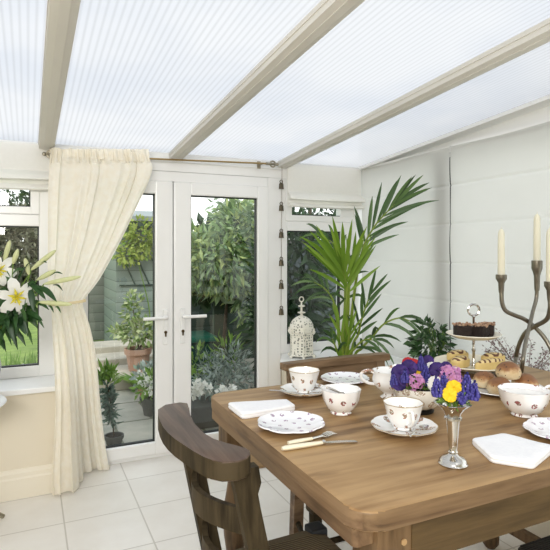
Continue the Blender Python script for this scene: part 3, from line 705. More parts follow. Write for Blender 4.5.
def teacup(label, c, r, h, ang):
    c = V(c); t = thing('teacup', label, 'teacup', c, 'teacups with matching saucers')
    m = lambda a, rr, z: 1 + .018 * math.cos(8 * a) * min(1, z / h)
    b = nb(); lathe(b, [(r * .46, 0), (r * .50, .002), (r * .48, .007), (r * .62, h * .16), (r * .80, h * .45), (r * .88, h * .72), (r * .97, h * .95), (r, h), (r * .965, h), (r * .85, h * .72), (r * .77, h * .45), (r * .55, h * .18), (.003, h * .14)], c, 48, m)
    cup = obj('cup_body', b, M_cup, t, smooth=True)
    b = nb(); gilt(b, c, r * .985, h + .0006, .0011, m); obj('gilt_rim', b, M_gilt, cup)
    d = V((math.cos(ang), math.sin(ang), 0)); z = V((0, 0, 1))
    b = nb(); tube(b, smooth_pts([c + d * r * .86 + z * h * .80, c + d * (r + .016) + z * h * .90, c + d * (r + .026) + z * h * .66, c + d * (r + .010) + z * h * .38, c + d * r * .70 + z * h * .26], 5), .0042, 8); obj('cup_handle', b, M_cup, t, smooth=True)
    b = nb(); lathe(b, [(r * .80, h * .64), (.002, h * .645)], c, 32, cap0=False); obj('tea', b, plain('milky tea', (.62, .52, .40), .1), t)
def saucer(label, c, r):
    t = thing('saucer', label, 'saucer', c, 'saucers under the teacups')
    b = nb(); lathe(b, [(r * .5, 0), (r * .55, .003), (r * .8, .008), (r, .018), (r * .985, .020), (r * .75, .011), (r * .45, .007), (.003, .007)], c, 56, petal(10, .03)); o = obj('dish', b, M_cup, t, smooth=True)
    b = nb(); gilt(b, c, r * .992, .0195, .001, petal(10, .03), 80); obj('gilt_rim', b, M_gilt, o)
def spoon(label, a, c, r=.016, group='teaspoons in the saucers'):
    a, c = V(a), V(c); d = (c - a).normalized(); L = (c - a).length; s = d.cross(V((0, 0, 1))).normalized()
    t = thing('teaspoon', label, 'spoon', a, group)
    b = nb(); tube(b, smooth_pts([a, a + d * L * .35 + V((0, 0, .004)), a + d * L * .7 + V((0, 0, .001)), c - d * r * 1.2], 4), [.0042, .0020], 8, True, .6); obj('handle', b, M_silver, t, smooth=True)
    b = nb(); n = 10; G = []
    for i in range(n + 1):
        f = -1 + 2 * i / n; row = []
        for k in range(7):
            g = -1 + 2 * k / 6; w = math.sqrt(max(0, 1 - f * f)) * r * .72; dep = -.006 * (1 - f * f) * (1 - g * g)
            row.append(b.verts.new(c + d * f * r * 1.2 + s * g * w + V((0, 0, dep + .004))))
        G.append(row)
    for p, q in zip(G, G[1:]):
        for k in range(6): b.faces.new((p[k], p[k + 1], q[k + 1], q[k]))
    o = obj('spoon_bowl', b, M_silver, t, smooth=True)
def T(u, v, dz=0): p = onz(u, v, TZ); p.z = TZ + dz + .0005; return p
cA = T(304, 394); cB = T(404, 431)
saucer('white saucer at the far left of the table beside the folded napkin', cA, .089)
teacup('white sprigged teacup on the saucer nearest the garden doors', cA + V((0, 0, .0085)), .057, .078, R(35))
saucer('white saucer in the middle of the table beside the silver vase', cB, .094)
teacup('white sprigged teacup in the middle of the table beside the silver vase', cB + V((-.003, 0, .0085)), .057, .074, R(250))
pa = T(270.5, 390, .025); spoon('silver teaspoon on the far left saucer, its handle poking out to the left', cA + V((-.13, .015, .024)), cA + V((-.055, -.035, .013)))
spoon('silver teaspoon lying behind the far left teacup', T(323, 392, .006), cA + V((.055, .03, .014)), .014)
spoon('silver teaspoon on the saucer beside the silver vase', T(409, 443.5, .018), T(424, 433.5, .016), .017)
mkplate('white sprigged plate on the far side of the table in front of the chair back', T(345, 382), .095, 10, .03, 'scalloped side plates')
mkplate('white sprigged petal-edged plate at the left end of the table', T(291, 427.5), .099, 8, .055, 'scalloped side plates')
mkplate('white sprigged plate cut off by the right edge of the picture', T(565, 436), .106, 8, .055, 'scalloped side plates')
# sugar bowl
def bowl_bm(b, c, r, h, foot=.45, m=None):
    lathe(b, [(r * foot, 0), (r * (foot + .03), .002), (r * foot * .95, .008), (r * .72, h * .25), (r * .90, h * .55), (r * .965, h * .85), (r, h), (r * .965, h), (r * .93, h * .82), (r * .86, h * .55), (r * .66, h * .27), (.003, h * .18)], c, 48, m)
scal = lambda a, r, z: 1 + .02 * math.cos(10 * a)
t = thing('sugar_bowl', 'white rosebud china bowl holding silver tongs, between the two sprigged plates', 'bowl', T(341, 413))
c = T(341, 413); b = nb(); bowl_bm(b, c, .063, .078, .5, scal); o = obj('bowl_body', b, M_bowl, t, smooth=True)
b = nb(); lathe(b, [(.052, .045), (.03, .050), (.002, .052)], c, 30, cap0=False); obj('sugar', b, plain('grey sugar lumps', (.55, .54, .52), .9, nscale=90, bump=.6), t)
t = thing('sugar_tongs', 'silver sugar tongs leaning in the rosebud bowl', 'tongs', c + V((0, 0, .05)))
tp = c + V((-.045, .012, .082))
for s in (-1, 1):
    b = nb(); tube(b, smooth_pts([tp, tp + V((.015, s * .008, -.005)), c + V((.01, s * .014, .058))], 4), .0035, 8); ball(b, c + V((.012, s * .014, .058)), .008, 1.4, 1, .5); obj('tong_arm', b, M_steel, t, smooth=True)
# second bowl with lugs
c = T(524, 415); t = thing('open_bowl', 'white rosebud china bowl with a small handle, in front of the bread buns', 'bowl', c)
b = nb(); bowl_bm(b, c, .076, .082, .48, lambda a, r, z: 1 + .015 * math.cos(8 * a)); obj('bowl_body', b, M_bowl, t, smooth=True)
b = nb(); lathe(b, [(.069, .066), (.002, .067)], c, 30, cap0=False); obj('cream_filling', b, M_white, t)
b = nb(); d = V((math.cos(R(-10)), math.sin(R(-10)), 0)); z = V((0, 0, 1)); tube(b, smooth_pts([c + d * .070 + z * .074, c + d * .098 + z * .084, c + d * .112 + z * .066, c + d * .095 + z * .045, c + d * .068 + z * .040], 5), .005, 8); obj('bowl_handle', b, M_bowl, t, smooth=True)
# cream jug
def jug():
    c = T(391, 397.5); t = thing('cream_jug', 'white china cream jug with wide lip and looped handle behind the flower bowl', 'jug', c)
    d = V((math.cos(R(-22)), math.sin(R(-22)), 0)); z = V((0, 0, 1)); a0 = math.atan2(d.y, d.x)
    def m(a, r, zz):
        k = math.cos(a - a0); f = max(0, zz / .12) ** 1.6
        return 1 + f * (.55 * max(0, k) ** 2 + .10 * max(0, -k))
    b = nb(); S = 48; prof = [(.036, 0), (.038, .003), (.026, .012), (.026, .02), (.05, .04), (.062, .060), (.062, .077), (.057, .094), (.060, .108), (.057, .108), (.053, .09), (.058, .07), (.045, .045), (.003, .03)]
    lathe(b, prof, c, S, m)
    for v in b.verts:
        q = v.co - c; h = q.z / .108
        if h > .75: v.co.z += (.022 * max(0, q.x * d.x + q.y * d.y) / .08 + .004) * (h - .75) * 4
    for v in b.verts: v.co.z = c.z + (v.co.z - c.z) * .86
    obj('jug_body', b, M_cup, t, smooth=True)
    b = nb(); h = -d; z = z * .86; tube(b, smooth_pts([c + h * .058 + z * .102, c + h * .082 + z * .112, c + h * .106 + z * .100, c + h * .102 + z * .076, c + h * .08 + z * .060, c + h * .055 + z * .056], 5), .0055, 8); obj('jug_handle', b, M_cup, t, smooth=True)
jug()
# knife and fork
def cutlery():
    a = T(282, 451.5, .007); m_ = T(322, 445, .006); e = T(357, 442.5, .003)
    t = thing('table_knife', 'ivory handled table knife beside the petal-edged plate', 'knife', a, 'tea cutlery')
    d = (m_ - a).normalized(); s = d.cross(V((0, 0, 1)))
    b = nb(); tube(b, [a, a + d * .01, a + d * .06, m_], [.006, .0085, .0085, .0065], 10, True, .75); obj('knife_handle', b, M_ivory, t, smooth=True)
    b = nb(); tube(b, [m_, m_ + d * .008], .007, 10); obj('bolster', b, M_silver, t, smooth=True)
    b = nb(); d2 = (e - m_).normalized(); s2 = d2.cross(V((0, 0, 1))); L = (e - m_).length; up = []; lo = []
    for f, w0, w1 in ((0, -.006, .006), (.4, -.008, .007), (.8, -.008, .007), (.95, -.006, .007), (1, .003, .006)):
        p = m_ + d2 * L * f; up += [(b.verts.new(p + s2 * w0 + V((0, 0, .001))), b.verts.new(p + s2 * w1 + V((0, 0, .001))))]; lo += [(b.verts.new(p + s2 * w0 - V((0, 0, .001))), b.verts.new(p + s2 * w1 - V((0, 0, .001))))]
    for i in range(4):
        b.faces.new((up[i][0], up[i + 1][0], up[i + 1][1], up[i][1])); b.faces.new((lo[i][0], lo[i][1], lo[i + 1][1], lo[i + 1][0])); b.faces.new((up[i][0], lo[i][0], lo[i + 1][0], up[i + 1][0])); b.faces.new((up[i][1], up[i + 1][1], lo[i + 1][1], lo[i][1]))
    b.faces.new((up[4][0], lo[4][0], lo[4][1], up[4][1])); b.faces.new((up[0][0], up[0][1], lo[0][1], lo[0][0])); obj('blade', b, M_steel, t)
    a = T(288, 445.5, .006); m_ = T(312, 441, .006); e = T(334.5, 435, .006)
    t = thing('table_fork', 'ivory handled fork lying against the knife on the table', 'fork', a, 'tea cutlery')
    b = nb(); tube(b, [a, a.lerp(m_, .3), m_], [.006, .0078, .006], 10, True, .75); obj('fork_handle', b, M_ivory, t, smooth=True)
    d = (e - m_).normalized(); s = d.cross(V((0, 0, 1))).normalized(); L = (e - m_).length
    b = nb(); tube(b, [m_, m_ + d * L * .3, m_ + d * L * .45], [.004, .0035, .004], 8); base = m_ + d * L * .5
    box(b, -.001, -.001, -.001, .001, .001, .001)
    G = []
    for f, w in ((.42, .004), (.5, .011), (.58, .0125)):
        p = m_ + d * L * f; G.append([b.verts.new(p + s * w), b.verts.new(p - s * w), b.verts.new(p - s * w - V((0, 0, .002))), b.verts.new(p + s * w - V((0, 0, .002)))])
    for p, q in zip(G, G[1:]):
        for k in range(4): b.faces.new((p[k], p[(k + 1) % 4], q[(k + 1) % 4], q[k]))
    for k in (-1.5, -.5, .5, 1.5): tube(b, [m_ + d * L * .57 + s * k * .0072, m_ + d * L * .8 + s * k * .0074 + V((0, 0, .003)), m_ + d * L + s * k * .0072], [.0022, .0014], 6)
    bmesh.ops.delete(b, geom=[v for v in b.verts if v.co.length < .01], context='VERTS')
    obj('tines', b, M_silver, t, smooth=True)
cutlery()
# folded napkins
def napkin(label, pts, h):
    P = [T(u, v) for u, v in pts]; P = [V((p.x, p.y, 0)) for p in P]; c = sum(P, V()) / len(P)
    b = nb(); n = len(P); out = []
    for i in range(n):                      # straight sides, softly rounded corners
        a, p, q = P[i - 1], P[i], P[(i + 1) % n]
        for k in range(5):
            t = k / 4; p0 = p.lerp(a, .10); p1 = p.lerp(q, .10); out.append(p0.lerp(p, t).lerp(p.lerp(p1, t), t))
        for k in (.3, .5, .7): out.append(p.lerp(q, k))
    rows = []; zl = TZ + .001; m = len(out)
    for sc, z in ((.975, 0), (.995, .18), (1, .34), (.99, .46), (.982, .50), (.99, .54), (1.0, .68), (.99, .86), (.965, .97), (.90, 1.02), (.75, 1.04), (.5, 1.0), (.25, 1.02)):
        rows.append([b.verts.new((c.x + (p.x - c.x) * sc, c.y + (p.y - c.y) * sc, zl + h * z * (1 + .10 * noise.noise(p * 14)) + (.002 * noise.noise(p * 9 + V((0, 0, sc * 2))) if z > .9 else 0))) for p in out])
    for a, q in zip(rows, rows[1:]):
        for k in range(m): b.faces.new((a[k], a[(k + 1) % m], q[(k + 1) % m], q[k]))
    b.faces.new(rows[0][::-1]); b.faces.new(rows[-1])
    o = obj('folded_napkin', b, M_linen, None, (c.x, c.y, TZ), True); tag(o, label, 'napkin', 'folded white napkins')
napkin('white folded napkin at the far left corner of the table by the petal-edged plate', [(227, 408), (287, 404.5), (296, 411), (242, 420)], .019)
napkin('white folded napkin on the near side of the table right of the silver vase', [(471, 444.5), (503, 439), (556, 452), (534, 470.5), (491, 463.5)], .017)

# ------------------------------------------------------------------ flower bowl and silver vase
cF = T(419, 411); fb = thing('flower_bowl', 'ornate floral china bowl filled with mixed spring flowers', 'bowl', cF)
b = nb(); lathe(b, [(.034, .012), (.052, .018), (.070, .036), (.077, .060), (.081, .084), (.078, .084), (.067, .04), (.003, .025)], cF, 48, scal); obj('bowl_body', b, M_bowl2, fb, smooth=True)
b = nb(); lathe(b, [(.045, 0), (.047, .006), (.036, .014), (.030, .014)], cF, 28); obj('bowl_foot', b, M_dark, fb, smooth=True)
b = nb(); cloud(b, cF + V((0, 0, .085)), (.06, .06, .02), 90, .035, .016, .2, -.3); obj('greenery', b, L_fern, fb, smooth='leaf')
b = nb(); lathe(b, [(.074, .074), (.002, .080)], cF, 24, cap0=False); obj('filling', b, M_soil, fb)
FG = 'spring flowers in the china bowl'
tocam = lambda p: (V((0, 0, EYE + .4)) - V(p)).normalized()
def stem_to(t, p, root, mat=None):
    b = nb(); tube(b, smooth_pts([root, V(root).lerp(p, .5) + V((0, 0, .006)), p], 3), .0016, 5); obj('stem', b, M_stemg, t)
def pansy(label, p, r, mat, eye, root, group, n=5, tilt=.0):
    p = V(p); t = thing('pansy' if n == 5 else 'primrose', label, 'flower', root, group); d = (tocam(p) + rdir() * .25).normalized(); x, y = frame_of(d)
    b = nb()
    for k in range(n):
        a = 2 * PI * k / n + .3; o = x * math.cos(a) + y * math.sin(a); s = d.cross(o)
        blade(b, [p, p + o * r * .4 + d * r * .10, p + o * r * .8 + d * r * .12, p + o * r * 1.05 - d * r * .05], r * 1.25, d, lambda f: (.25, .9, 1.0, .45)[min(3, int(f * 3.01))], .12)
    obj('petals', b, mat, t, smooth='leaf')
    b = nb(); ball(b, p + d * r * .08, r * .16, 1, 1, 1, 8, 6); obj('flower_eye', b, eye, t, smooth=True)
    stem_to(t, p - d * .004, root)
def cluster(name, label, p, r, mat, root, group, n=26, cell=.011):
    p = V(p); t = thing(name, label, 'flower', root, group); b = nb()
    for k in range(n):
        d = rdir(); d = (d + tocam(p) * .7).normalized(); q = p + d * r * rnd(.75, 1); x, y = frame_of(d)
        for j in range(5):
            a = 2 * PI * j / 5; o = x * math.cos(a) + y * math.sin(a); leaf4(b, q, (o + d * .35), cell, cell * .7, d)
    obj('florets', b, mat, t, smooth='leaf'); stem_to(t, p, root)
def muscari(label, p, h, r, root, group, lean=(0, 0, 1)):
    p = V(p); t = thing('grape_hyacinth', label, 'flower', root, group); b = nb(); ax = V(lean).normalized(); x, y = frame_of(ax)
    n = int(h / .0055)
    for i in range(n):
        f = i / (n - 1); rr = r * (1 - f) ** .55 * (.75 + .25 * math.sin(PI * min(1, f * 2)))
        m_ = max(3, int(7 * (1 - f) + 2))
        for k in range(m_):
            a = 2 * PI * k / m_ + i * .5; q = p + ax * h * f + (x * math.cos(a) + y * math.sin(a)) * rr; ball(b, q, .0052 * (1 - .35 * f), 1, 1, 1.1, 6, 4)
    obj('florets', b, M_blue, t, smooth=True); stem_to(t, p, root)
fd = (cF.x * SY + cF.y * CY)
def FP(u, v, off=0): return ond(u, v, fd + off)
rt = lambda: cF + V((rnd(-.03, .03), rnd(-.03, .03), .09))
pansy('deep purple pansy leftmost in the flower bowl', FP(400, 373, -.05), .026, M_pur, M_pur, rt(), FG)
pansy('deep purple pansy at upper left of the flower bowl, below the red bloom', FP(409, 368, -.02), .025, M_pur, M_pur, rt(), FG)
pansy('purple pansy at the lower left rim of the flower bowl', FP(399, 384, -.06), .020, M_pur, M_pur, rt(), FG)
pansy('red primrose at the back of the flower bowl', FP(413, 367, .02), .026, M_red, M_yel, rt(), FG, 6)
pansy('small yellow primrose below the red bloom in the flower bowl', FP(416.5, 371, -.01), .016, M_yel, M_yel, rt(), FG, 6)
muscari('blue grape hyacinth standing tallest in the flower bowl', FP(421, 369, -.01), .045, .012, rt(), FG)
muscari('blue grape hyacinth at the middle of the flower bowl', FP(425, 379, -.04), .045, .014, rt(), FG, (.1, 0, 1))
muscari('blue grape hyacinth above the white primrose in the flower bowl', FP(429, 384, -.055), .035, .012, rt(), FG, (-.1, 0, 1))
cluster('hyacinth', 'lilac pink hyacinth head at the front rim of the flower bowl', FP(415, 382, -.06), .028, M_pink, rt(), FG)
cluster('hyacinth', 'lilac pink hyacinth head at the right side of the flower bowl', FP(448, 375, -.04), .030, M_pink, rt(), FG, 34)
cluster('hyacinth', 'small pink hyacinth sprig highest at the right of the flower bowl', FP(455, 372, .0), .018, M_pink, rt(), FG, 18)
pansy('deep purple pansy at upper right of the flower bowl behind the pink hyacinth', FP(437, 370, -.02), .024, M_pur, M_pur, rt(), FG)
pansy('small purple pansy at the very back of the flower bowl', FP(428, 361, .03), .018, M_pur, M_pur, rt(), FG)
pansy('deep purple pansy beside the cake stand end of the flower bowl', FP(446, 368, .03), .020, M_pur, M_pur, rt(), FG)
pansy('white primrose with yellow eye at the front of the flower bowl', FP(435, 384, -.07), .023, L_petal, M_yel, rt(), FG, 6)
muscari('blue grape hyacinth lowest at the left rim of the flower bowl', FP(395, 385, -.05), .04, .013, rt(), FG, (-.25, 0, 1))
muscari('blue grape hyacinth between the two left purple pansies in the flower bowl', FP(405, 381, -.07), .036, .012, rt(), FG)
muscari('blue grape hyacinth leaning over the right rim of the flower bowl', FP(457, 386, -.03), .035, .012, rt(), FG, (.5, 0, .8))
cluster('hyacinth', 'pale pink hyacinth sprig low on the right rim of the flower bowl', FP(458, 379, -.03), .020, M_pink, rt(), FG, 20)
pansy('small crimson primrose nearest the jug in the flower bowl', FP(408, 363, .02), .018, M_red, M_yel, rt(), FG, 6)
pansy('cream primrose at the back of the flower bowl', FP(431, 367, .01), .016, L_petal, M_yel, rt(), FG, 6)
# silver trumpet vase
cV = T(453, 464.5); vz = thing('bud_vase', 'silver trumpet vase with yellow and blue flowers near the table edge', 'vase', cV)
m3 = lambda a, r, z: 1 + (.07 * math.cos(5 * a) if z > .115 else 0)
b = nb(); lathe(b, [(.034, 0), (.035, .004), (.032, .008), (.031, .012), (.025, .017), (.014, .022), (.0095, .027), (.012, .031), (.0095, .035), (.0110, .05), (.0135, .08), (.0160, .108), (.021, .110), (.021, .115), (.0165, .118), (.020, .127), (.029, .139), (.043, .150), (.0415, .151), (.018, .128), (.010, .08), (.003, .06)], cV, 40, m3)
obj('vase_body', b, M_silver, vz, smooth=True)
b = nb(); cloud(b, cV + V((0, 0, .158)), (.022, .022, .010), 26, .03, .012, .2, -.3); obj('greenery', b, L_fern, vz, smooth='leaf')
vd = cV.x * SY + cV.y * CY; VG = 'flowers in the silver vase'; rv = lambda: cV + V((rnd(-.006, .006), rnd(-.006, .006), .12))
VP_ = lambda u, v, o=0: ond(u, v, vd + o)
pansy('yellow primrose, upper of the pair in the silver vase', VP_(454, 387, -.005), .017, M_yel, M_yel, rv(), VG, 7)
pansy('yellow primrose, lower of the pair in the silver vase', VP_(450, 394.5, -.025), .017, M_yel, M_yel, rv(), VG, 7)
muscari('blue grape hyacinth at the left of the silver vase', VP_(438, 394, -.01), .042, .014, rv(), VG, (-.15, 0, 1))
muscari('blue grape hyacinth behind the yellow blooms in the silver vase', VP_(444, 386, .02), .03, .011, rv(), VG)
muscari('blue grape hyacinth at the far right of the silver vase', VP_(473, 398, -.005), .04, .014, rv(), VG, (.15, 0, 1))
muscari('tallest blue grape hyacinth at the right of the silver vase', VP_(466, 393, -.005), .048, .015, rv(), VG, (.1, 0, 1))
muscari('drooping blue grape hyacinth at the front lip of the silver vase', VP_(459, 400, -.025), .035, .013, rv(), VG, (.6, -.2, .5))

# ------------------------------------------------------------------ bread buns on oval plate
cP = T(504, 391); t = thing('bun_plate', 'white oval plate holding four bread buns', 'plate', cP)
b = nb(); lathe(b, [(.09, 0), (.095, .003), (.12, .006), (.15, .015), (.147, .018), (.115, .010), (.05, .008), (.003, .008)], cP, 56, sx=1.0, sy=.85); obj('dish', b, M_white, t, smooth=True)
def mat_bun():
    m, nt, bs = new_mat('baked bun crust'); bs.inputs['Roughness'].default_value = .4
    tc = nt.nodes.new('ShaderNodeTexCoord'); sx = nt.nodes.new('ShaderNodeSeparateXYZ'); nt.links.new(tc.outputs['Object'], sx.inputs[0])
    nz = N(nt, 'ShaderNodeTexNoise', Scale=45.0, Detail=3.0); nt.links.new(tc.outputs['Object'], nz.inputs['Vector'])
    a = N(nt, 'ShaderNodeMath', operation='MULTIPLY_ADD'); nt.links.new(nz.outputs['Fac'], a.inputs[0]); a.inputs[1].default_value = .034; nt.links.new(sx.outputs[2], a.inputs[2])
    l = N(nt, 'ShaderNodeMapRange'); nt.links.new(a.outputs[0], l.inputs[0]); l.inputs[1].default_value = .012; l.inputs[2].default_value = .062
    rp = ramp(nt, [(0, (.52, .40, .22)), (.35, (.72, .61, .42)), (.62, (.66, .51, .30)), (.82, (.38, .20, .08)), (1, (.24, .11, .045))]); nt.links.new(l.outputs[0], rp.inputs['Fac'])
    vo = N(nt, 'ShaderNodeTexVoronoi', Scale=55.0); nt.links.new(tc.outputs['Object'], vo.inputs['Vector'])
    lt = N(nt, 'ShaderNodeMath', operation='LESS_THAN'); lt.inputs[1].default_value = .17; nt.links.new(vo.outputs['Distance'], lt.inputs[0])
    mx = N(nt, 'ShaderNodeMix', data_type='RGBA'); nt.links.new(lt.outputs[0], mx.inputs[0]); nt.links.new(rp.outputs['Color'], mx.inputs[6]); mx.inputs[7].default_value = (.10, .05, .03, 1)
    nt.links.new(mx.outputs[2], bs.inputs['Base Color']); return m
M_bun = mat_bun()
def bun(label, p, r, seed):
    b = nb(); vs = ball(b, (0, 0, 0), r, 1, 1, .84, 24, 16)
    for v in vs:
        k = 1 + .10 * noise.noise(v.co * 22 + V((seed, 0, 0))); v.co *= k
        if v.co.z < -.5 * r: v.co.z = -.5 * r
        v.co.z += .5 * r
    p = V(p)
    for v in b.verts: v.co += p
    o = obj('bread_bun', b, M_bun, None, p, True); o.rotation_euler.z = seed; tag(o, label, 'bun', 'bread buns on the oval plate')
bun('bread bun at the left of the oval plate', T(485, 389.5, .012), .043, 1.1)
bun('bread bun at the front of the oval plate, speckled with fruit', T(500, 397.5, .012), .044, 2.3)
bun('bread bun on the right of the oval plate by the candelabra foot', T(525, 394, .012), .046, 3.7)
bun('brown topped bread bun resting highest on top of the other buns', T(508, 394.5, .060), .043, 5.2)

# ------------------------------------------------------------------ two tier cake stand
cS = V((1.735, 1.69, TZ + .0005)); cs = thing('cake_stand', 'two tier white china cake stand with ring handle', 'cake stand', cS)
b = nb(); lathe(b, [(.055, 0), (.058, .004), (.04, .010), (.09, .018), (.155, .030), (.166, .038), (.163, .041), (.15, .034), (.08, .024), (.005, .022)], cS, 64, petal(12, .02)); obj('lower_plate', b, plain('cream china', (.86, .81, .68), .15, nscale=3), cs, smooth=True)
zt = .138
b = nb(); lathe(b, [(.012, zt - .004), (.05, zt), (.09, zt + .008), (.114, zt + .022), (.112, zt + .025), (.088, zt + .013), (.04, zt + .006), (.005, zt + .005)], cS, 56, petal(10, .02)); obj('upper_plate', b, MATS['cream china'], cs, smooth=True)
b = nb(); lathe(b, [(.012, .022), (.012, .03), (.006, .038), (.0055, .08), (.009, .09), (.0055, .10), (.006, .14), (.012, .15), (.008, .157), (.005, .17), (.0045, .228), (.008, .233), (.004, .24)], cS, 16); obj('stem', b, M_silver, cs, smooth=True)
b = nb(); ring(b, cS + V((0, 0, .262)), .024, .005, 28, 'y', 8)
for v in b.verts:
    q = v.co - cS; v.co = cS + V((q.x * CY + q.y * SY, -q.x * SY + q.y * CY, q.z))
obj('ring_handle', b, M_silver, cs, smooth=True)
M_choc = plain('dark chocolate cake', (.018, .010, .008), .7, nscale=60, bump=.5, col2=(.03, .017, .012))
M_nut = leafy('chopped nut topping', [(.28, .15, .09), (.40, .25, .16), (.50, .36, .25), (.20, .10, .06)], .6, 0)
def brownie(label, dx, dy, rz, w=.05, d=.045, h=.034):
    p = cS + V((dx, dy, zt + .0145)); t = thing('brownie', label, 'cake', p, 'brownies on the upper tier')
    b = nb(); box(b, -w / 2, -d / 2, 0, w / 2, d / 2, h, .006)
    for v in b.verts: v.co = v.co * (1 + .05 * noise.noise(v.co * 60))
    rot = Matrix.Rotation(rz, 3, 'Z')
    for v in b.verts: v.co = rot @ v.co + p
    obj('sponge', b, M_choc, t)
    b = nb()
    for _ in range(60):
        q = V((rnd(-w / 2, w / 2), rnd(-d / 2, d / 2), h + rnd(-.002, .008))); ball(b, rot @ q + p, rnd(.004, .0075), 1, rnd(.6, 1), rnd(.5, .9), 6, 4)
    obj('nut_topping', b, M_nut, t)
brownie('dark chocolate brownie with nut topping, left on the upper tier', -.050, .012, -.42, .068, .055, .046)
brownie('dark chocolate brownie with nut topping, centre front of the upper tier', .004, -.036, .2, .056, .050, .046)
brownie('dark chocolate brownie with nut topping, right on the upper tier', .062, -.020, -.9, .050, .050, .046)
def mat_swirl():
    m, nt, bs = new_mat('almond and jam swirl'); bs.inputs['Roughness'].default_value = .5
    vec = coords(nt); w = N(nt, 'ShaderNodeTexWave', Scale=16.0, Distortion=2.5, wave_type='RINGS', rings_direction='Z'); nt.links.new(vec, w.inputs['Vector'])
    rp = ramp(nt, [(.22, (.14, .06, .035)), (.42, (.74, .60, .32))]); nt.links.new(w.outputs['Fac'], rp.inputs['Fac']); nt.links.new(rp.outputs['Color'], bs.inputs['Base Color']); return m
M_pas = plain('yellow pastry', (.72, .56, .25), .6, nscale=30, col2=(.62, .46, .19))
M_fil = mat_swirl()
def tart(label, ang, rr, rz, w=.112, d=.074):
    p = cS + V((math.cos(ang) * rr, math.sin(ang) * rr, .033)); t = thing('pastry_slice', label, 'pastry', p, 'swirled pastry slices on the lower tier'); rot = Matrix.Rotation(rz, 3, 'Z')
    out = [V((math.cos(a) * w / 2, math.sin(a) * d / 2 * (1 if math.sin(a) > 0 else .75), 0)) for a in [2 * PI * k / 28 for k in range(28)]]
    b = nb(); prism(b, [(q.x, q.y) for q in out], 0, .029, .007)
    for v in b.verts: v.co = rot @ v.co + p
    obj('crust', b, M_pas, t, smooth=True)
    b = nb()
    rr_ = [[b.verts.new((q.x * k, q.y * k * .95, z)) for q in out] for k, z in ((.86, .028), (.80, .034), (.6, .039), (.3, .041), (.08, .041))]
    for A, B in zip(rr_, rr_[1:]):
        for k in range(28): b.faces.new((A[k], A[(k + 1) % 28], B[(k + 1) % 28], B[k]))
    b.faces.new(rr_[-1])
    for v in b.verts: v.co = rot @ v.co + p
    obj('filling', b, M_fil, t, smooth=True)
tart('swirled pastry slice at the left of the lower tier', R(192), .094, .3)
tart('swirled pastry slice at the back of the lower tier under the stem', R(92), .088, 0)
tart('swirled pastry slice at the right of the lower tier', R(-14), .094, -.2)
tart('long plain pastry slice along the front of the lower tier', R(-100), .112, -.05, .16, .045)

# ------------------------------------------------------------------ candelabra
def candelabra():
    t = thing('candelabra', 'tall pewter candelabra of three crossing bent rods holding ivory candles', 'candelabra', V((1.9, 1.53, TZ)))
    D1, D2, D3 = 2.22, 2.27, 2.10
    f1 = T(521.5, 379, .004); f2 = T(515, 369.5, .004); f3 = V((1.955, 1.40, TZ + .0045))
    armA = [ond(501.5, 290, D1), ond(502, 302, D1), ond(505.5, 310.5, D1), ond(514, 315, 2.218), ond(524, 319, 2.215), ond(533, 325.5, 2.212), ond(543.6, 336.5, 2.18), ond(550, 347, 2.16), ond(557, 362, 2.14), f3 + V((0, 0, .02)), f3]
    armB = [ond(537, 288, D2), ond(536.2, 299, D2), ond(533, 311, 2.235), ond(529.5, 326, 2.178), ond(525.5, 343, 2.13), ond(523, 360, 2.09), f1 + V((.002, .002, .02)), f1]
    armC = [ond(550, 298, D3), ond(550, 309, D3), ond(546.5, 319.5, 2.13), ond(534.7, 326.4, 2.196), ond(527, 331, 2.23), ond(522, 338, 2.26), ond(518, 348, 2.29), ond(516, 357, 2.32), f2 + V((0, 0, .02)), f2]
    for pts, r in ((armA, (.0090, .0085)), (armB, (.0080, .0078)), (armC, (.0092, .0085))):
        b = nb(); q = smooth_pts(pts, 6); tube(b, q, [r[0], r[1]], 12); obj('bent_rod', b, M_iron, t, smooth=True)
    cups = []
    for p, cu in ((armA[0], (501.3, 274.5, D1)), (armB[0], (537, 260.5, D2)), (armC[0], (550, 281.5, D3))):
        top = ond(*cu); b = nb(); h = top.z - p.z; base = V((top.x, top.y, p.z))
        for v in (0,): pass
        lathe(b, [(.0095, -.012), (.011, 0), (.0125, h * .45), (.018, h * .62), (.0222, h * .72), (.0222, h), (.0155, h), (.0155, h - .012), (.002, h - .012)], base, 24); obj('candle_cup', b, M_iron, t, smooth=True)
        cups.append(top)
    names = ('ivory candle in the left and lowest cup', 'ivory candle in the middle and tallest cup', 'ivory candle in the right cup at the picture edge')
    for top, vt, nm in zip(cups, (229, 214, 228), names):
        dep = top.x * SY + top.y * CY; zt_ = EYE + (250 - vt) / FPX * dep; h = zt_ - top.z + .011
        c = thing('candle', nm + ' of the candelabra', 'candle', top - V((0, 0, .011)), 'ivory candles in the candelabra')
        b = nb(); lathe(b, [(.0145, 0), (.0142, h * .5), (.0132, h - .02), (.010, h - .008), (.004, h)], top - V((0, 0, .011)), 20); obj('wax', b, M_candle, c, smooth=True)
        b = nb(); tube(b, [top + V((0, 0, h - .013)), top + V((.001, 0, h - .002))], .0016, 6); obj('wick', b, M_wick, c)
candelabra()

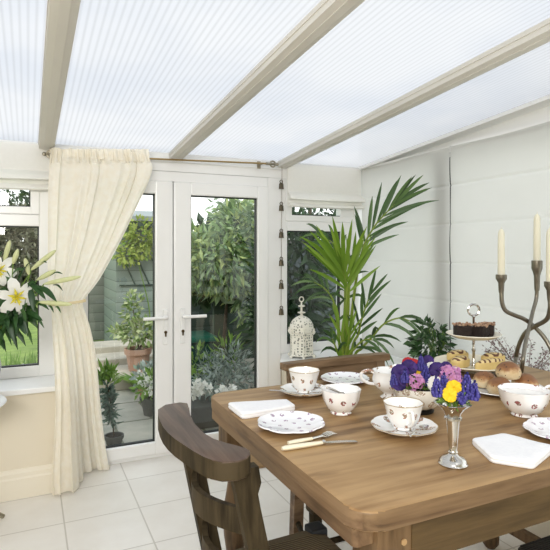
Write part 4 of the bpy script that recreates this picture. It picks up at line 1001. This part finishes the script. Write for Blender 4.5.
# ------------------------------------------------------------------ lantern on the sill
def lantern():
    c = V((1.745, 3.285, SILL + .0005)); t = thing('lantern', 'cream pierced metal lantern with domed top standing on the window sill', 'lantern', c)
    hexa = lambda a, r, z: 1
    b = nb(); lathe(b, [(.082, .010), (.088, .014), (.088, .022), (.078, .026), (.078, .155), (.088, .160), (.088, .168), (.075, .172)], c, 6, rot=.2, sx=1.1, sy=1.1); obj('body', b, M_fret, t)
    b = nb(); lathe(b, [(.076, .172), (.078, .20), (.073, .23), (.058, .258), (.034, .278), (.014, .288)], c, 24, sx=1.1, sy=1.1); obj('dome', b, M_fret, t, smooth=True)
    mc = plain('cream lantern paint', (.82, .80, .71), .5)
    b = nb(); lathe(b, [(.012, .286), (.008, .30), (.028, .306), (.028, .312), (.008, .318), (.007, .345), (.024, .352), (.024, .358), (.006, .364), (.005, .385)], c, 18); ring(b, c + V((0, 0, .402)), .017, .0045, 18, 'y', 6); obj('finial', b, mc, t, smooth=True)
    for k in range(6):
        a = .2 + k * PI / 3; p = c + V((math.cos(a) * .094, math.sin(a) * .094, 0)); b = nb()
        lathe(b, [(.009, 0), (.012, .008), (.008, .016)], p, 10); obj('foot', b, mc, t, smooth=True)
        b = nb(); lathe(b, [(.007, .166), (.010, .178), (.004, .19), (.006, .196), (.001, .204)], p, 10); obj('spire', b, mc, t, smooth=True)
lantern()

# ------------------------------------------------------------------ kentia palm
def palm():
    base = V((1.80, 2.84, 0)); t = thing('potted_palm', 'tall green kentia palm in the corner behind the table', 'palm', base)
    b = nb(); lathe(b, [(.11, 0), (.115, .01), (.15, .27), (.162, .275), (.162, .315), (.148, .315), (.14, .28), (.01, .27)], base, 36); o = obj('pot', b, M_terra, t, smooth=True)
    b = nb(); lathe(b, [(.141, .284), (.002, .29)], base, 24, cap0=False); obj('soil', b, M_soil, o)
    D0 = base.x * SY + base.y * CY
    def frond(stem, rach, n, ln, mat, spread=(75, 20), wid=.030, droop=.5, both=True, nrm=None, lens=None):
        st = [base + V((rnd(-.04, .04), rnd(-.04, .04), .28))] + [ond(u, v, D0 + o) for u, v, o in stem]
        rc = [ond(u, v, D0 + o) for u, v, o in rach]
        pts = smooth_pts(st + rc, 6)
        b = nb(); tube(b, pts, [.011, .003], 7); so = obj('frond_stem', b, M_stemp, t, smooth=True)
        rp = smooth_pts([st[-1]] + rc, 8); b = nb(); view = -V((SY, CY, -.1)); nn = (nrm or view).normalized()
        for i in range(n):
            f = i / (n - 1); x = f * (len(rp) - 1); k = min(int(x), len(rp) - 2); p = rp[k].lerp(rp[k + 1], x - k); tg = (rp[k + 1] - rp[k]).normalized()
            for s in ((-1, 1) if both else (1,)):
                a = R(spread[0] + (spread[1] - spread[0]) * f + rnd(-6, 6)) * s
                sd = tg.cross(nn).normalized(); d = (tg * math.cos(a) + sd * math.sin(a) + nn * rnd(-.15, .35)).normalized()
                L = ln * (.7 + .5 * math.sin(PI * (.15 + .7 * f))) * rnd(.88, 1.1); g = V((0, 0, -droop * L * rnd(.6, 1.3)))
                q = [p + d * L * z + g * z ** 2.4 for z in (0, .2, .42, .64, .84, 1)]
                blade(b, q, wid * rnd(.85, 1.15), nn, lambda z: (.35, .85, 1, .9, .55, .04)[min(5, int(z * 5.01))], .3)
        obj('leaflets', b, mat, so, smooth='leaf')
    BW = lambda z: (.35, .85, 1, .9, .55, .04)[min(5, int(z * 5.01))]
    # bright upright frond opening like a fan
    frond([(344, 350, 0), (346, 318, -.03), (347, 290, -.05)], [(346, 282, -.06), (344, 274, -.08), (341, 265, -.10)], 8, .37, L_palmb, (40, 8), .025, .12)
    frond([(345, 350, 0), (348, 318, -.03), (349, 292, -.04)], [(350, 285, -.05), (351, 279, -.06), (352, 272, -.06)], 4, .27, L_palmb, (34, 10), .023, .06)
    # tall frond leaning right
    frond([(350, 330, 0), (357, 275, .02), (363, 249, .02)], [(368, 237, .03), (377, 223, .03), (388, 211, .02), (395, 204, 0)], 9, .29, L_palm, (36, 10), .022, .12)
    # mid right upright
    frond([(352, 350, 0), (358, 335, .02)], [(361, 322, .0), (366, 306, -.02), (371, 294, -.03)], 6, .20, L_palm, (34, 10), .019, .08)
    # lower right arch
    frond([(354, 360, 0), (362, 348, -.04)], [(372, 337, -.08), (384, 324, -.12), (399, 318, -.14), (410, 321, -.15)], 5, .17, L_palm, (38, 16), .019, .5)
    # fronds behind, in front of the window
    frond([(340, 350, 0), (337, 322, .1)], [(333, 300, .12), (324, 288, .14), (314, 282, .16)], 7, .16, L_palm, (50, 22), .017, .5)
    frond([(343, 340, 0), (345, 300, .1)], [(344, 265, .14), (336, 246, .18), (322, 236, .2)], 7, .18, L_palm, (50, 20), .019, .45)
    # low blades round the base
    frond([(340, 362, -.02)], [(336, 348, -.05), (332, 338, -.07)], 4, .15, L_palm, (38, 15), .019, .5)
    frond([(348, 362, -.05)], [(355, 348, -.12), (364, 340, -.16), (373, 340, -.18)], 4, .14, L_palm, (45, 20), .019, .8)
    frond([(343, 364, -.02)], [(342, 342, -.04), (339, 326, -.05)], 4, .17, L_palmb, (26, 8), .016, .1)
    frond([(344, 364, -.02)], [(348, 342, -.04), (350, 330, -.05)], 4, .15, L_palmb, (26, 8), .016, .1)
palm()

# ------------------------------------------------------------------ plants on the right sill
def leafy_plant():
    c = V((2.215, 2.465, SILL + .0005)); t = thing('potted_plant', 'small bushy dark green plant on the right sill behind the flower bowl', 'plant', c)
    b = nb(); lathe(b, [(.05, 0), (.055, .01), (.062, .08), (.066, .082), (.066, .095), (.058, .095), (.055, .08), (.004, .078)], c, 28); obj('pot', b, M_white, t, smooth=True)
    b = nb()
    for k in range(16):
        d = rdir(); e = c + V((d.x * .09 - .03, d.y * .11, .16 + abs(d.z) * .16)); tube(b, smooth_pts([c + V((d.x * .02, d.y * .02, .08)), c + V((d.x * .05, d.y * .05, .17)), e], 3), .003, 5)
    obj('stems', b, M_stemg, t)
    b = nb(); cc = c + V((-.03, 0, .185))
    for k in range(210):
        d = rdir(); rr = rnd(.3, 1) ** .5; p = cc + V((d.x * .10, d.y * .115, d.z * .115)) * rr
        if p.x > XR - .06: p.x = XR - .06
        q = (V((d.x, d.y, .1)) + rdir() * .45 + V((0, 0, -.45))).normalized(); leaf4(b, p, q, rnd(.05, .08), rnd(.022, .034))
    for k in range(8):
        a = rnd(0, 6.28); p0 = cc + V((math.cos(a) * .05, math.sin(a) * .08, .08)); p1 = p0 + V((rnd(-.05, .02), rnd(-.05, .05), rnd(.03, .08)))
        for z in range(4): leaf4(b, p0.lerp(p1, .3 + .23 * z), rdir() + V((0, 0, .8)), .05, .018)
    obj('foliage', b, L_room, t, smooth='leaf')
leafy_plant()
def dry_plant():
    c = V((2.20, 1.80, SILL + .0005)); t = thing('dried_sprays', 'wiry mauve dried sprays in a pot on the right sill behind the candelabra', 'plant', c)
    b = nb(); lathe(b, [(.04, 0), (.045, .01), (.055, .09), (.05, .09), (.045, .07), (.004, .065)], c, 24); obj('pot', b, M_white, t, smooth=True)
    bt = nb(); bl = nb()
    for k in range(46):
        a = rnd(0, 2 * PI); e = c + V((math.cos(a) * .06 - .05, math.sin(a) * .21, rnd(.14, .36))); 
        if e.x > XR - .04: e.x = XR - .04
        q = smooth_pts([c + V((0, 0, .06)), c.lerp(e, .5) + V((0, 0, .06)), e], 5); tube(bt, q, [.0016, .0007], 4, False)
        for p in q[4:]:
            for _ in range(3):
                d = rdir(); leaf4(bl, p + d * .007, d, rnd(.008, .018), rnd(.006, .010))
    obj('twigs', bt, M_twig, t); obj('small_leaves', bl, L_dry, t, smooth='leaf')
dry_plant()

# ------------------------------------------------------------------ side table, vase and lilies
def lilies():
    c = V((-.335, 2.86, 0)); tz = .628
    t = thing('side_table', 'small round white side table at the left edge under the lily vase', 'table', c)
    b = nb(); lathe(b, [(.005, tz - .02), (.20, tz - .02), (.235, tz - .014), (.242, tz - .006), (.235, tz), (.005, tz)], c, 56); obj('tabletop', b, M_upvc, t, smooth=True)
    b = nb(); lathe(b, [(.03, .10), (.035, .14), (.02, .2), (.018, .4), (.03, .48), (.02, .54), (.07, tz - .02)], c, 24); obj('pedestal', b, M_upvc, t, smooth=True)
    for k in range(3):
        a = R(27.5 + 120 * k); d = V((math.cos(a), math.sin(a), 0)); b = nb(); tube(b, smooth_pts([c + V((0, 0, .16)) + d * .02, c + d * .10 + V((0, 0, .14)), c + d * .21 + V((0, 0, .045)), c + d * .25 + V((0, 0, .012))], 5), [.016, .011], 10); obj('leg', b, M_nickel if k == 0 else M_upvc, t, smooth=True)
    vc = V((-.275, 2.86, tz + .0005)); t = thing('vase', 'round grey white vase of lilies at the left edge', 'vase', vc)
    b = nb(); lathe(b, [(.07, 0), (.075, .006), (.10, .04), (.145, .10), (.16, .16), (.15, .22), (.115, .27), (.085, .295), (.09, .31), (.083, .31), (.075, .29), (.10, .26), (.01, .05)], vc, 48); obj('vase_body', b, plain('pale grey glaze', (.52, .55, .56), .2, nscale=14, col2=(.40, .43, .44)), t, smooth=True)
    mouth = vc + V((0, 0, .29)); G = 'white lily stems in the vase'
    LD = 2.50
    def P(u, v, o=0): return ond(u, v, LD + o)
    def lstem(label, pts, buds=(), blooms=(), leaves=()):
        root = mouth + V((rnd(-.03, .03), rnd(-.03, .03), -.08)); t = thing('lily_stem', label, 'lily', root, G)
        top = P(*pts[-1]); q = smooth_pts([root, mouth.lerp(P(*pts[0]), .25)] + [P(*p) for p in pts], 5); b = nb(); tube(b, q, [.006, .0035], 7); obj('stalk', b, M_stemg, t, smooth=True)
        for (u0, v0, u1, v1, o) in buds:
            a, e = P(u0, v0, o), P(u1, v1, o); d = e - a; L = d.length; b = nb()
            r0 = .0125 if L > .06 else .009
            tube(b, [a, a + d * .08, a + d * .3, a + d * .6, a + d * .85, a + d * .96, e], [.003, .007, r0 * .9, r0, r0 * .75, r0 * .4, .001], 10); bo = obj('bud', b, L_bud, t, smooth=True)
            b = nb(); tube(b, smooth_pts([q[-3], (q[-3] + a) / 2 - V((0, 0, .006)), a], 4), .0028, 6); obj('bud_stalk', b, M_stemg, bo)
        for (u, v, o, r) in blooms:
            p = P(u, v, o); d = (tocam(p) + V((.1, 0, -.25))).normalized(); x, y = frame_of(d); b = nb()
            for k in range(6):
                a = 2 * PI * k / 6 + .25; oo = x * math.cos(a) + y * math.sin(a); w = r * (.62 if k % 2 else .5)
                blade(b, [p - d * r * .25, p + oo * r * .32 + d * r * .05, p + oo * r * .66 + d * r * .12, p + oo * r * .92 + d * r * .02, p + oo * r * 1.08 - d * r * .14], w, d, lambda f: (.3, .85, 1, .7, .08)[min(4, int(f * 4.01))], .22)
            bo = obj('blossom', b, L_petal, t, smooth='leaf'); b = nb()
            for k in range(6):
                a = 2 * PI * k / 6; oo = x * math.cos(a) + y * math.sin(a); e = p + oo * r * .25 + d * r * .5; tube(b, [p, p + oo * r * .12 + d * r * .28, e], .0016, 5); ball(b, e, .006, 1, 1, .6, 6, 4)
            for k in range(6):
                a = 2 * PI * k / 6 + .25; oo = x * math.cos(a) + y * math.sin(a); blade(b, [p - d * r * .1, p + oo * r * .25 + d * r * .055, p + oo * r * .5 + d * r * .12], r * .14, d)
            obj('stamens', b, plain('lily yellow', (.70, .62, .06), .6), bo)
            b = nb(); tube(b, smooth_pts([q[-3], (q[-3] + p) / 2 - V((0, 0, .01)), p - d * r * .2], 4), .003, 6); obj('flower_stalk', b, M_stemg, bo)
        b = nb()
        for (u0, v0, u1, v1, o, w) in leaves:
            a, e = P(u0, v0, o), P(u1, v1, o - .02); m = (a + e) / 2 + V((0, 0, .012)); qq = smooth_pts([a, m, e], 4); blade(b, qq, w, V((-SY * .6, -CY * .6, .8)), lambda f: math.sin(PI * (.1 + .9 * f)) ** .8, .25)
        for _ in range(34):
            f = rnd(.15, 1); k = int(f * (len(q) - 1)); p = q[k]; d = (rdir() + V((0, -.2, -.1))).normalized(); L = rnd(.06, .12)
            blade(b, [p, p + d * L * .4 + V((0, 0, .012)), p + d * L * .75 + V((0, 0, .004)), p + d * L - V((0, 0, .02))], rnd(.018, .03), V((-SY, -CY, .5)), lambda f: math.sin(PI * (.1 + .88 * f)), .25)
        obj('leaves', b, L_lily, t, smooth='leaf')
    lstem('white lily with the big open flower facing the room', [(5, 325), (14, 306)], (), [(17, 297, -.03, .088)], [(12, 305, 28, 335, -.02, .035), (22, 312, 43, 321, -.02, .026), (5, 318, 15, 344, -.03, .028)])
    lstem('white lily with an open flower cut by the left picture edge', [(-6, 320), (-4, 285)], [(4, 262, 10, 240, 0)], [(-1, 270, -.02, .075)], [(-8, 280, 3, 250, 0, .03), (-6, 300, 8, 315, -.03, .032)])
    lstem('lily stem with two upright closed buds against the window', [(6, 320), (12, 280)], [(13, 264, 18, 249, 0), (29, 275, 25, 258, 0)], (), [(16, 285, 30, 262, 0, .022), (12, 275, 24, 270, -.02, .03)])
    lstem('lily stem with a slim bud pointing up right at the window frame', [(12, 320), (26, 285)], [(31, 270, 56, 250, 0), (37, 280, 56, 270, 0)], (), [(40, 265, 47, 263, 0, .012), (28, 283, 46, 300, -.01, .028), (30, 290, 34, 312, -.02, .03)])
    lstem('lily stem with the long pale bud pointing right across the curtain', [(15, 322), (35, 291)], [(44, 284, 81, 276.5, -.01)], (), [(37, 286, 57, 302, -.01, .03), (50, 276, 63, 274, 0, .012), (53, 285, 63, 291, 0, .010)])
    lstem('lily stem with the lowest bud pointing at the curtain tieback', [(12, 326), (28, 308)], [(39, 302, 72, 304.5, -.02)], (), [(20, 318, 42, 320, -.02, .03), (48, 306, 54, 313, -.02, .010), (14, 318, 26, 335, -.03, .03), (55, 307, 61, 313, -.02, .010)])
lilies()

# ------------------------------------------------------------------ garden
GZ = -.05
b = nb(); box(b, .15, YB + .09, GZ - .1, 5.2, 5.55, GZ); box(b, 1.9, 5.55, GZ - .1, 5.2, 9, GZ); struct('ground_patio', b, M_pave)
b = nb(); box(b, -16, YB + .09, GZ - .12, .15, 24, GZ - .01); box(b, .15, 5.55, GZ - .12, 12, 24, GZ - .02); struct('ground_lawn', b, M_lawn)
# stone steps
st = thing('garden_steps', 'low pale stone steps leading up from the patio past the terracotta pot', 'steps', (1.1, 6, GZ))
for k, (y0, y1, z1) in enumerate(((5.40, 6.05, .07), (6.05, 6.45, .14), (6.45, 6.9, .21))):
    b = nb(); box(b, .35, y0, GZ, 1.52, y1 + (6.9 - y1), z1, .012); obj('step', b, M_stone, st)
# shed with pitched roof edge
def shed():
    t = thing('garden_shed', 'grey green boarded garden shed with a climber over its corner', 'shed', (1.9, 7.6, GZ))
    x0 = ony(116, 300, 7.2).x; b = nb(); box(b, x0, 7.2, GZ, x0 + .85, 8.4, 1.66); obj('boarded_wall', b, M_shed, t)
    b = nb(); box(b, x0 - .1, 7.08, 1.66, x0 + .95, 8.5, 1.74); obj('eaves_board', b, M_fence, t)
    b = nb(); prism(b, [(x0 - .1, 7.06), (x0 + .95, 7.06), (x0 + .95, 8.5), (x0 - .1, 8.5)], 1.74, 1.80)
    for v in b.verts: v.co.z += max(0, v.co.y - 7.06) * .12
    obj('felt_roof', b, plain('grey roof felt', (.30, .33, .33), .9), t)
    b = nb()
    for i in range(4):
        u = x0 + .05 + i * .19; tube(b, [(u, 7.185, 1.32), (u + .2, 7.185, .88)], .010, 4)
    tube(b, [(x0 + .04, 7.18, .88), (x0 + .82, 7.18, .88)], .010, 4)
    obj('trellis', b, M_fence, t)
shed()
t = thing('climbing_plant', 'yellow green climber on the shed trellis', 'climber', (1.3, 7.1, GZ))
b = nb(); cloud(b, ond(143, 238, 6.95), (.26, .09, .27), 420, .075, .04, .1); cloud(b, ond(127, 255, 6.9), (.18, .08, .14), 160, .07, .036, .1); obj('foliage', b, L_climb, t, smooth='leaf')
b = nb(); tube(b, smooth_pts([(1.42, 7.12, GZ), (1.48, 7.13, .5), ond(138, 262, 6.95)], 5), [.012, .006], 6); obj('stem', b, M_stemg, t)
# left fences
b = nb(); box(b, .42, 8.6, GZ, ony(116, 300, 8.6).x, 8.66, 1.25); 
tag(obj('garden_fence', b, M_greyfence, None, (0, 8.6, GZ)), 'weathered grey fence behind the curtain left of the shed', 'fence')
def fence(name, label, x0, x1, y, h, mat):
    t = thing('garden_fence', label, 'fence', ((x0 + x1) / 2, y, GZ)); b = nb(); box(b, x0, y, GZ, x1, y + .03, h); obj('board_panel', b, mat, t)
    n = max(1, int((x1 - x0) / 1.8))
    for k in range(n + 1):
        x = x0 + (x1 - x0) * k / n; b = nb(); box(b, x - .04, y - .05, GZ, x + .04, y, h + .05); obj('post', b, mat, t)
fence('', 'dark green boarded fence behind the laurel and the silver plants', 1.60, 5.6, 6.3, 1.0, M_fence)
# side fence beyond small window
t = thing('garden_wall', 'dark blue grey garden wall seen through the small window behind the palm', 'wall', (3.6, 4.78, GZ)); b = nb(); box(b, 2.42, 4.88, GZ, 5.2, 4.94, 1.42); obj('panel', b, plain('blue grey render', (.10, .125, .135), .8, nscale=4, col2=(.07, .09, .095)), t); b = nb(); box(b, 2.39, 4.86, 1.42, 5.2, 4.96, 1.46); obj('coping', b, M_zinc, t)
def bush(name, label, cat, c, clouds, mat, trunk=None, group=None):
    t = thing(name, label, cat, c, group); b = nb()
    for cc, rad, n, ln, w in clouds: cloud(b, cc, rad, n, ln, w, .3, .35, GZ + .02)
    obj('foliage', b, mat, t, smooth='leaf')
    if trunk:
        b = nb()
        for pts, r in trunk: tube(b, smooth_pts(pts, 5), [r, r * .4], 7)
        obj('trunk', b, M_bark, t, smooth=True)
    return t
lc = ond(228, 255, 5.6)
bush('laurel_bush', 'large glossy laurel bush with drooping leaves seen through the right door', 'bush', (lc.x, lc.y, GZ),
     [(ond(200, 260, 5.5), (.34, .35, .32), 700, .125, .038), (ond(222, 262, 5.5), (.40, .35, .36), 900, .13, .040), (ond(245, 245, 5.7), (.36, .4, .52), 1100, .13, .040), (ond(256, 290, 5.7), (.30, .3, .40), 420, .15, .036), (ond(236, 222, 5.7), (.26, .3, .22), 260, .12, .036)], L_laurel, [([(lc.x, lc.y + .2, GZ), (lc.x + .05, lc.y + .2, .7), lc + V((.1, .1, .2))], .025)])
b = nb(); cloud(b, ond(228, 262, 5.95), (.55, .15, .50), 700, .16, .08, .1, .3, GZ); o = obj('foliage', b, L_dark, [q for q in scn.objects if q.name == 'laurel_bush'][0], smooth='leaf')  # dark leaves added at the core, standing in for the bush's inner shade
tc_ = ond(247, 208, 9.5)
bush('tree', 'tall pale green tree rising behind the laurel bush', 'tree', (tc_.x, tc_.y, GZ), [(tc_ + V((0, 0, .1)), (.62, .6, .9), 900, .17, .055), (ond(207, 240, 9.5), (.8, .6, .35), 400, .17, .055)], L_tree, [([(tc_.x, tc_.y, GZ), (tc_.x, tc_.y, 1.2), tc_], .12)])
hc = ond(290, 270, 5.0)
bush('evergreen_shrub', 'dark evergreen shrub outside the small window behind the lantern', 'shrub', (2.35, 4.55, GZ), [(ond(293, 262, 4.85), (.32, .25, .45), 420, .20, .05), (ond(290, 320, 4.7), (.34, .28, .5), 420, .22, .05), (ond(322, 240, 5.0), (.4, .25, .16), 160, .18, .05)], L_dark, [([(2.35, 4.55, GZ), (2.35, 4.6, .6), (2.3, 4.6, 1.2)], .03)])
# hedge and trees left
for u, v, d, rad, lab in ((14, 248, 14.5, (1.3, .8, 1.2), 'bare grey hedge across the lawn beyond the left window'),):
    p = ond(u, v, d); bush('hedge', lab, 'hedge', (p.x, p.y, GZ), [(p, rad, 2600, .20, .06), (p + V((0, .1, -.2)), (rad[0] * .85, .4, rad[2] * .8), 900, .4, .2), (p + V((0, -.3, -.75)), (rad[0], .7, .75), 1500, .20, .06)], L_hedge, [([(p.x, p.y, GZ), (p.x, p.y, .8), p], .08)])
p = ond(8, 196, 16); bush('tree', 'dark tree top seen through the left fanlight', 'tree', (p.x, p.y, GZ), [(p + V((-.8, 0, .1)), (2.2, 1, .75), 900, .24, .10)], L_dark, [([(p.x - .8, p.y, GZ), (p.x - .8, p.y, 1.5), p + V((-.8, 0, 0))], .14)])
p = ond(310, 208, 11); bush('tree', 'dark tree seen through the small fanlight behind the palm', 'tree', (p.x, p.y, GZ), [(p, (1.0, .7, .6), 800, .18, .07)], L_dark, [([(p.x, p.y, GZ), (p.x, p.y, 1.4), p], .1)])
# bright border plants under the left window
p = onz(22, 366, GZ)
for k, (u, lab) in enumerate(((10, 'tuft of bright border leaves beyond the left window, nearest the vase'), (24, 'tuft of bright border leaves beyond the left window, in the middle'), (36, 'tuft of bright border leaves beyond the left window, nearest the frame'))):
    q = ond(u, 352, 4.6); t = thing('border_plant', lab, 'plant', (q.x, q.y, GZ), 'border tufts under the left window'); b = nb()
    for _ in range(80):
        d = V((rnd(-.5, .5), rnd(-.5, .5), 1)).normalized(); d = (d + V((0, 0, .8))).normalized(); L = rnd(.25, .56); s = V((q.x + rnd(-.06, .06), q.y + rnd(-.06, .06), GZ))
        blade(b, [s, s + d * L * .5, s + d * L + V((d.x, d.y, -.2)) * .1], .03, V((0, -1, .2)))
    obj('foliage', b, L_fern, t, smooth='leaf'); b = nb()
    for _ in range(5): cloud(b, V((q.x + rnd(-.15, .15), q.y + rnd(-.2, -.1), rnd(.26, .38))), (.03, .03, .02), 12, .03, .02)
    obj('white_blooms', b, L_petal, t, smooth='leaf')
def pot(t, c, r, h, mat=None):
    b = nb(); lathe(b, [(r * .68, 0), (r * .70, .01), (r * .90, h * .74), (r * 1.02, h * .76), (r * 1.05, h), (r * .92, h), (r * .86, h * .8), (.01, h * .78)], c, 32); o = obj('pot', b, mat or M_terra, t, smooth=True)
    b = nb(); lathe(b, [(r * .88, h * .86), (.003, h * .88)], c, 20, cap0=False); obj('soil', b, M_soil, o)
# terracotta pot shrub on step
c = onz(138, 370, .0705); t = thing('potted_shrub', 'pale leaved shrub in a large terracotta pot on the stone steps', 'shrub', c)
c.y = min(c.y, 6.0); pot(t, c, .138, .235, plain('weathered terracotta', (.50, .29, .20), .85, nscale=11, col2=(.45, .30, .24)))
d0 = c.x * SY + c.y * CY; b = nb(); cloud(b, ond(139, 332, d0), (.24, .2, .15), 250, .075, .036, .2, .1); cloud(b, ond(134, 312, d0), (.12, .10, .22), 130, .065, .032, .2, 0); cloud(b, ond(131, 299, d0), (.06, .06, .1), 50, .06, .03, .2, 0); cloud(b, ond(118, 332, d0), (.10, .1, .07), 60, .07, .035, .2, 0); obj('foliage', b, L_shrub, t, smooth='leaf')
b = nb(); tube(b, [c + V((0, 0, .2)), ond(138, 335, d0), ond(133, 310, d0)], [.012, .005], 6); tube(b, [c + V((0, 0, .2)), ond(150, 330, d0)], [.01, .004], 6); obj('stems', b, M_bark, t)
# pots on the right of the left pane
for u, v, lab, mt, fm in ((149, 402, 'small terracotta pot of white flowers outside the left door, upper one', M_terra, L_silver), (152, 414, 'small dark pot of white flowers outside the left door, nearest the glass', M_zinc, L_fern)):
    c = onz(u, v, GZ); t = thing('potted_flowers', lab, 'flowers', c); pot(t, c, .10, .15, mt); b = nb(); cloud(b, c + V((0, 0, .24)), (.14, .13, .12), 150, .07, .03, .2, 0); obj('foliage', b, fm, t, smooth='leaf'); b = nb()
    for _ in range(7): cloud(b, c + V((rnd(-.10, .10), rnd(-.13, .02), rnd(.2, .33))), (.025, .025, .018), 14, .035, .025)
    obj('white_blooms', b, L_petal, t, smooth='leaf')
c = onz(140, 391, GZ); t = thing('fern', 'green fern tuft beside the white flowers outside the left door', 'fern', c); b = nb()
for _ in range(60):
    a = rnd(0, 6.28); L = rnd(.16, .3); d = V((math.cos(a), math.sin(a), 1.3)).normalized(); blade(b, [c, c + d * L * .5, c + d * L + V((d.x, d.y, -.4)) * L * .5], .03, V((0, -.3, 1)))
obj('foliage', b, L_fern, t, smooth='leaf')
# tall thin plant behind the curtain edge
c = onz(114, 449, GZ); t = thing('potted_plant', 'slender grey green plant in a small pot just outside the door by the curtain', 'plant', c); pot(t, c, .065, .10, M_zinc); d0 = c.x * SY + c.y * CY
b = nb(); tube(b, [c + V((0, 0, .08)), ond(112, 410, d0), ond(107, 385, d0)], [.006, .004], 6); obj('stem', b, M_bark, t); b = nb()
for k in range(150):
    f = rnd(.2, 1); p = (c + V((0, 0, .1))).lerp(ond(107, 385, d0), f); d = (rdir() + V((0, 0, .1))).normalized(); leaf4(b, p, d, rnd(.06, .11), rnd(.018, .028))
obj('foliage', b, leafy('blue green leaves', [(.05, .11, .08), (.13, .2, .16), (.22, .3, .25)]), t, smooth='leaf')
b = nb()
for k in range(60):
    p = ond(108 + rnd(-8, 8), 380 + rnd(-9, 6), d0); leaf4(b, p, rdir() + V((0, 0, .9)), rnd(.07, .12), .03)
obj('fresh_tips', b, L_fern, t, smooth='leaf')
# planter with silver foliage seen through right door
c = onz(222, 424, GZ); t = thing('planter', 'long dark planter of silver leaved plants and white flowers outside the right door', 'planter', (c.x, c.y + .1, GZ))
b = nb(); box(b, c.x - .38, c.y - .05, GZ, c.x + .40, c.y + .28, .12, .01); o = obj('trough', b, M_zinc, t); d0 = c.x * SY + c.y * CY + .1
b = nb(); cloud(b, ond(224, 382, d0), (.33, .16, .12), 620, .055, .02, .15, .1); cloud(b, ond(232, 364, d0 + .1), (.14, .12, .17), 380, .07, .012, .1, -.3); cloud(b, ond(213, 368, d0 + .1), (.12, .12, .12), 260, .07, .013, .1, -.3); obj('silver_foliage', b, L_silver, t, smooth='leaf')
b = nb(); cloud(b, ond(197, 366, d0 + .15), (.12, .12, .18), 130, .07, .03, .1, 0); cloud(b, ond(226, 350, d0 + .15), (.14, .1, .14), 70, .09, .02, .1, -.5); obj('green_foliage', b, L_fern, t, smooth='leaf')
b = nb()
for u, v in ((193, 386), (196, 390), (203, 387), (207, 389), (199, 384), (226, 390), (230, 388), (222, 391), (194, 394)): cloud(b, ond(u, v, d0 - .27), (.032, .03, .026), 26, .038, .03)
obj('white_blooms', b, L_petal, t, smooth='leaf')
# green lidded box
c = ond(203, 362, 5.3); t = thing('storage_box', 'dark green lidded storage box beyond the planter', 'box', (c.x, c.y, GZ))
b = nb(); box(b, c.x - .32, c.y, GZ, c.x + .13, c.y + .4, .42, .02); obj('box_body', b, M_bin, t); b = nb(); box(b, c.x - .34, c.y - .02, .42, c.x + .15, c.y + .42, .48, .02); obj('box_lid', b, plain('green lid plastic', (.02, .13, .09), .3), t)
b = nb(); box(b, ond(213, 330, 5.9).x, 5.6, GZ, ond(225, 330, 5.9).x + .05, 5.66, .92, .01); t = thing('green_panel', 'pale green upright panel below the laurel bush', 'panel', (2.2, 5.6, GZ)); obj('panel', b, plain('mid green paint', (.055, .09, .06), .6), t)

# ------------------------------------------------------------------ light
w = bpy.data.worlds.new('sky'); scn.world = w; w.use_nodes = True; nt = w.node_tree; bg = nt.nodes['Background']
tc = nt.nodes.new('ShaderNodeTexCoord'); sp = nt.nodes.new('ShaderNodeSeparateXYZ'); nt.links.new(tc.outputs['Generated'], sp.inputs[0])
rp = ramp(nt, [(.45, (.80, .83, .82)), (.55, (1, 1, 1)), (1, (.86, .92, 1.0))]); mr = N(nt, 'ShaderNodeMapRange'); nt.links.new(sp.outputs[2], mr.inputs[0]); mr.inputs[1].default_value = -1; nt.links.new(mr.outputs[0], rp.inputs['Fac'])
nt.links.new(rp.outputs['Color'], bg.inputs['Color']); bg.inputs['Strength'].default_value = 1.45
def sun(e, rot, ang, col=(1, .97, .92)):
    l = bpy.data.lights.new('sun', 'SUN'); l.energy = e; l.angle = R(ang); l.color = col; o = bpy.data.objects.new('sun', l); COL.objects.link(o); o.rotation_euler = rot
sun(1.6, (R(38), R(-14), R(20)), 25)
def area(name, loc, tgt, sz, e, col=(1, .98, .95)):
    l = bpy.data.lights.new(name, 'AREA'); l.shape = 'RECTANGLE'; l.size = sz[0]; l.size_y = sz[1]; l.energy = e; l.color = col
    o = bpy.data.objects.new(name, l); COL.objects.link(o); o.location = loc; o.rotation_euler = (V(tgt) - V(loc)).to_track_quat('-Z', 'Y').to_euler()
area('fill_light', (-.9, -1.0, 1.95), (.8, 3.0, .7), (1.4, .8), 62)  # added fill lamp behind the camera, brightens the faces turned towards it
scn.view_settings.view_transform = 'Standard'; scn.view_settings.look = 'None'; scn.view_settings.exposure = .24; scn.view_settings.gamma = .9
scn.cycles.max_bounces = 8; scn.cycles.transparent_max_bounces = 16; scn.cycles.diffuse_bounces = 5
scn.cycles.use_denoising = True; scn.cycles.sample_clamp_indirect = 6
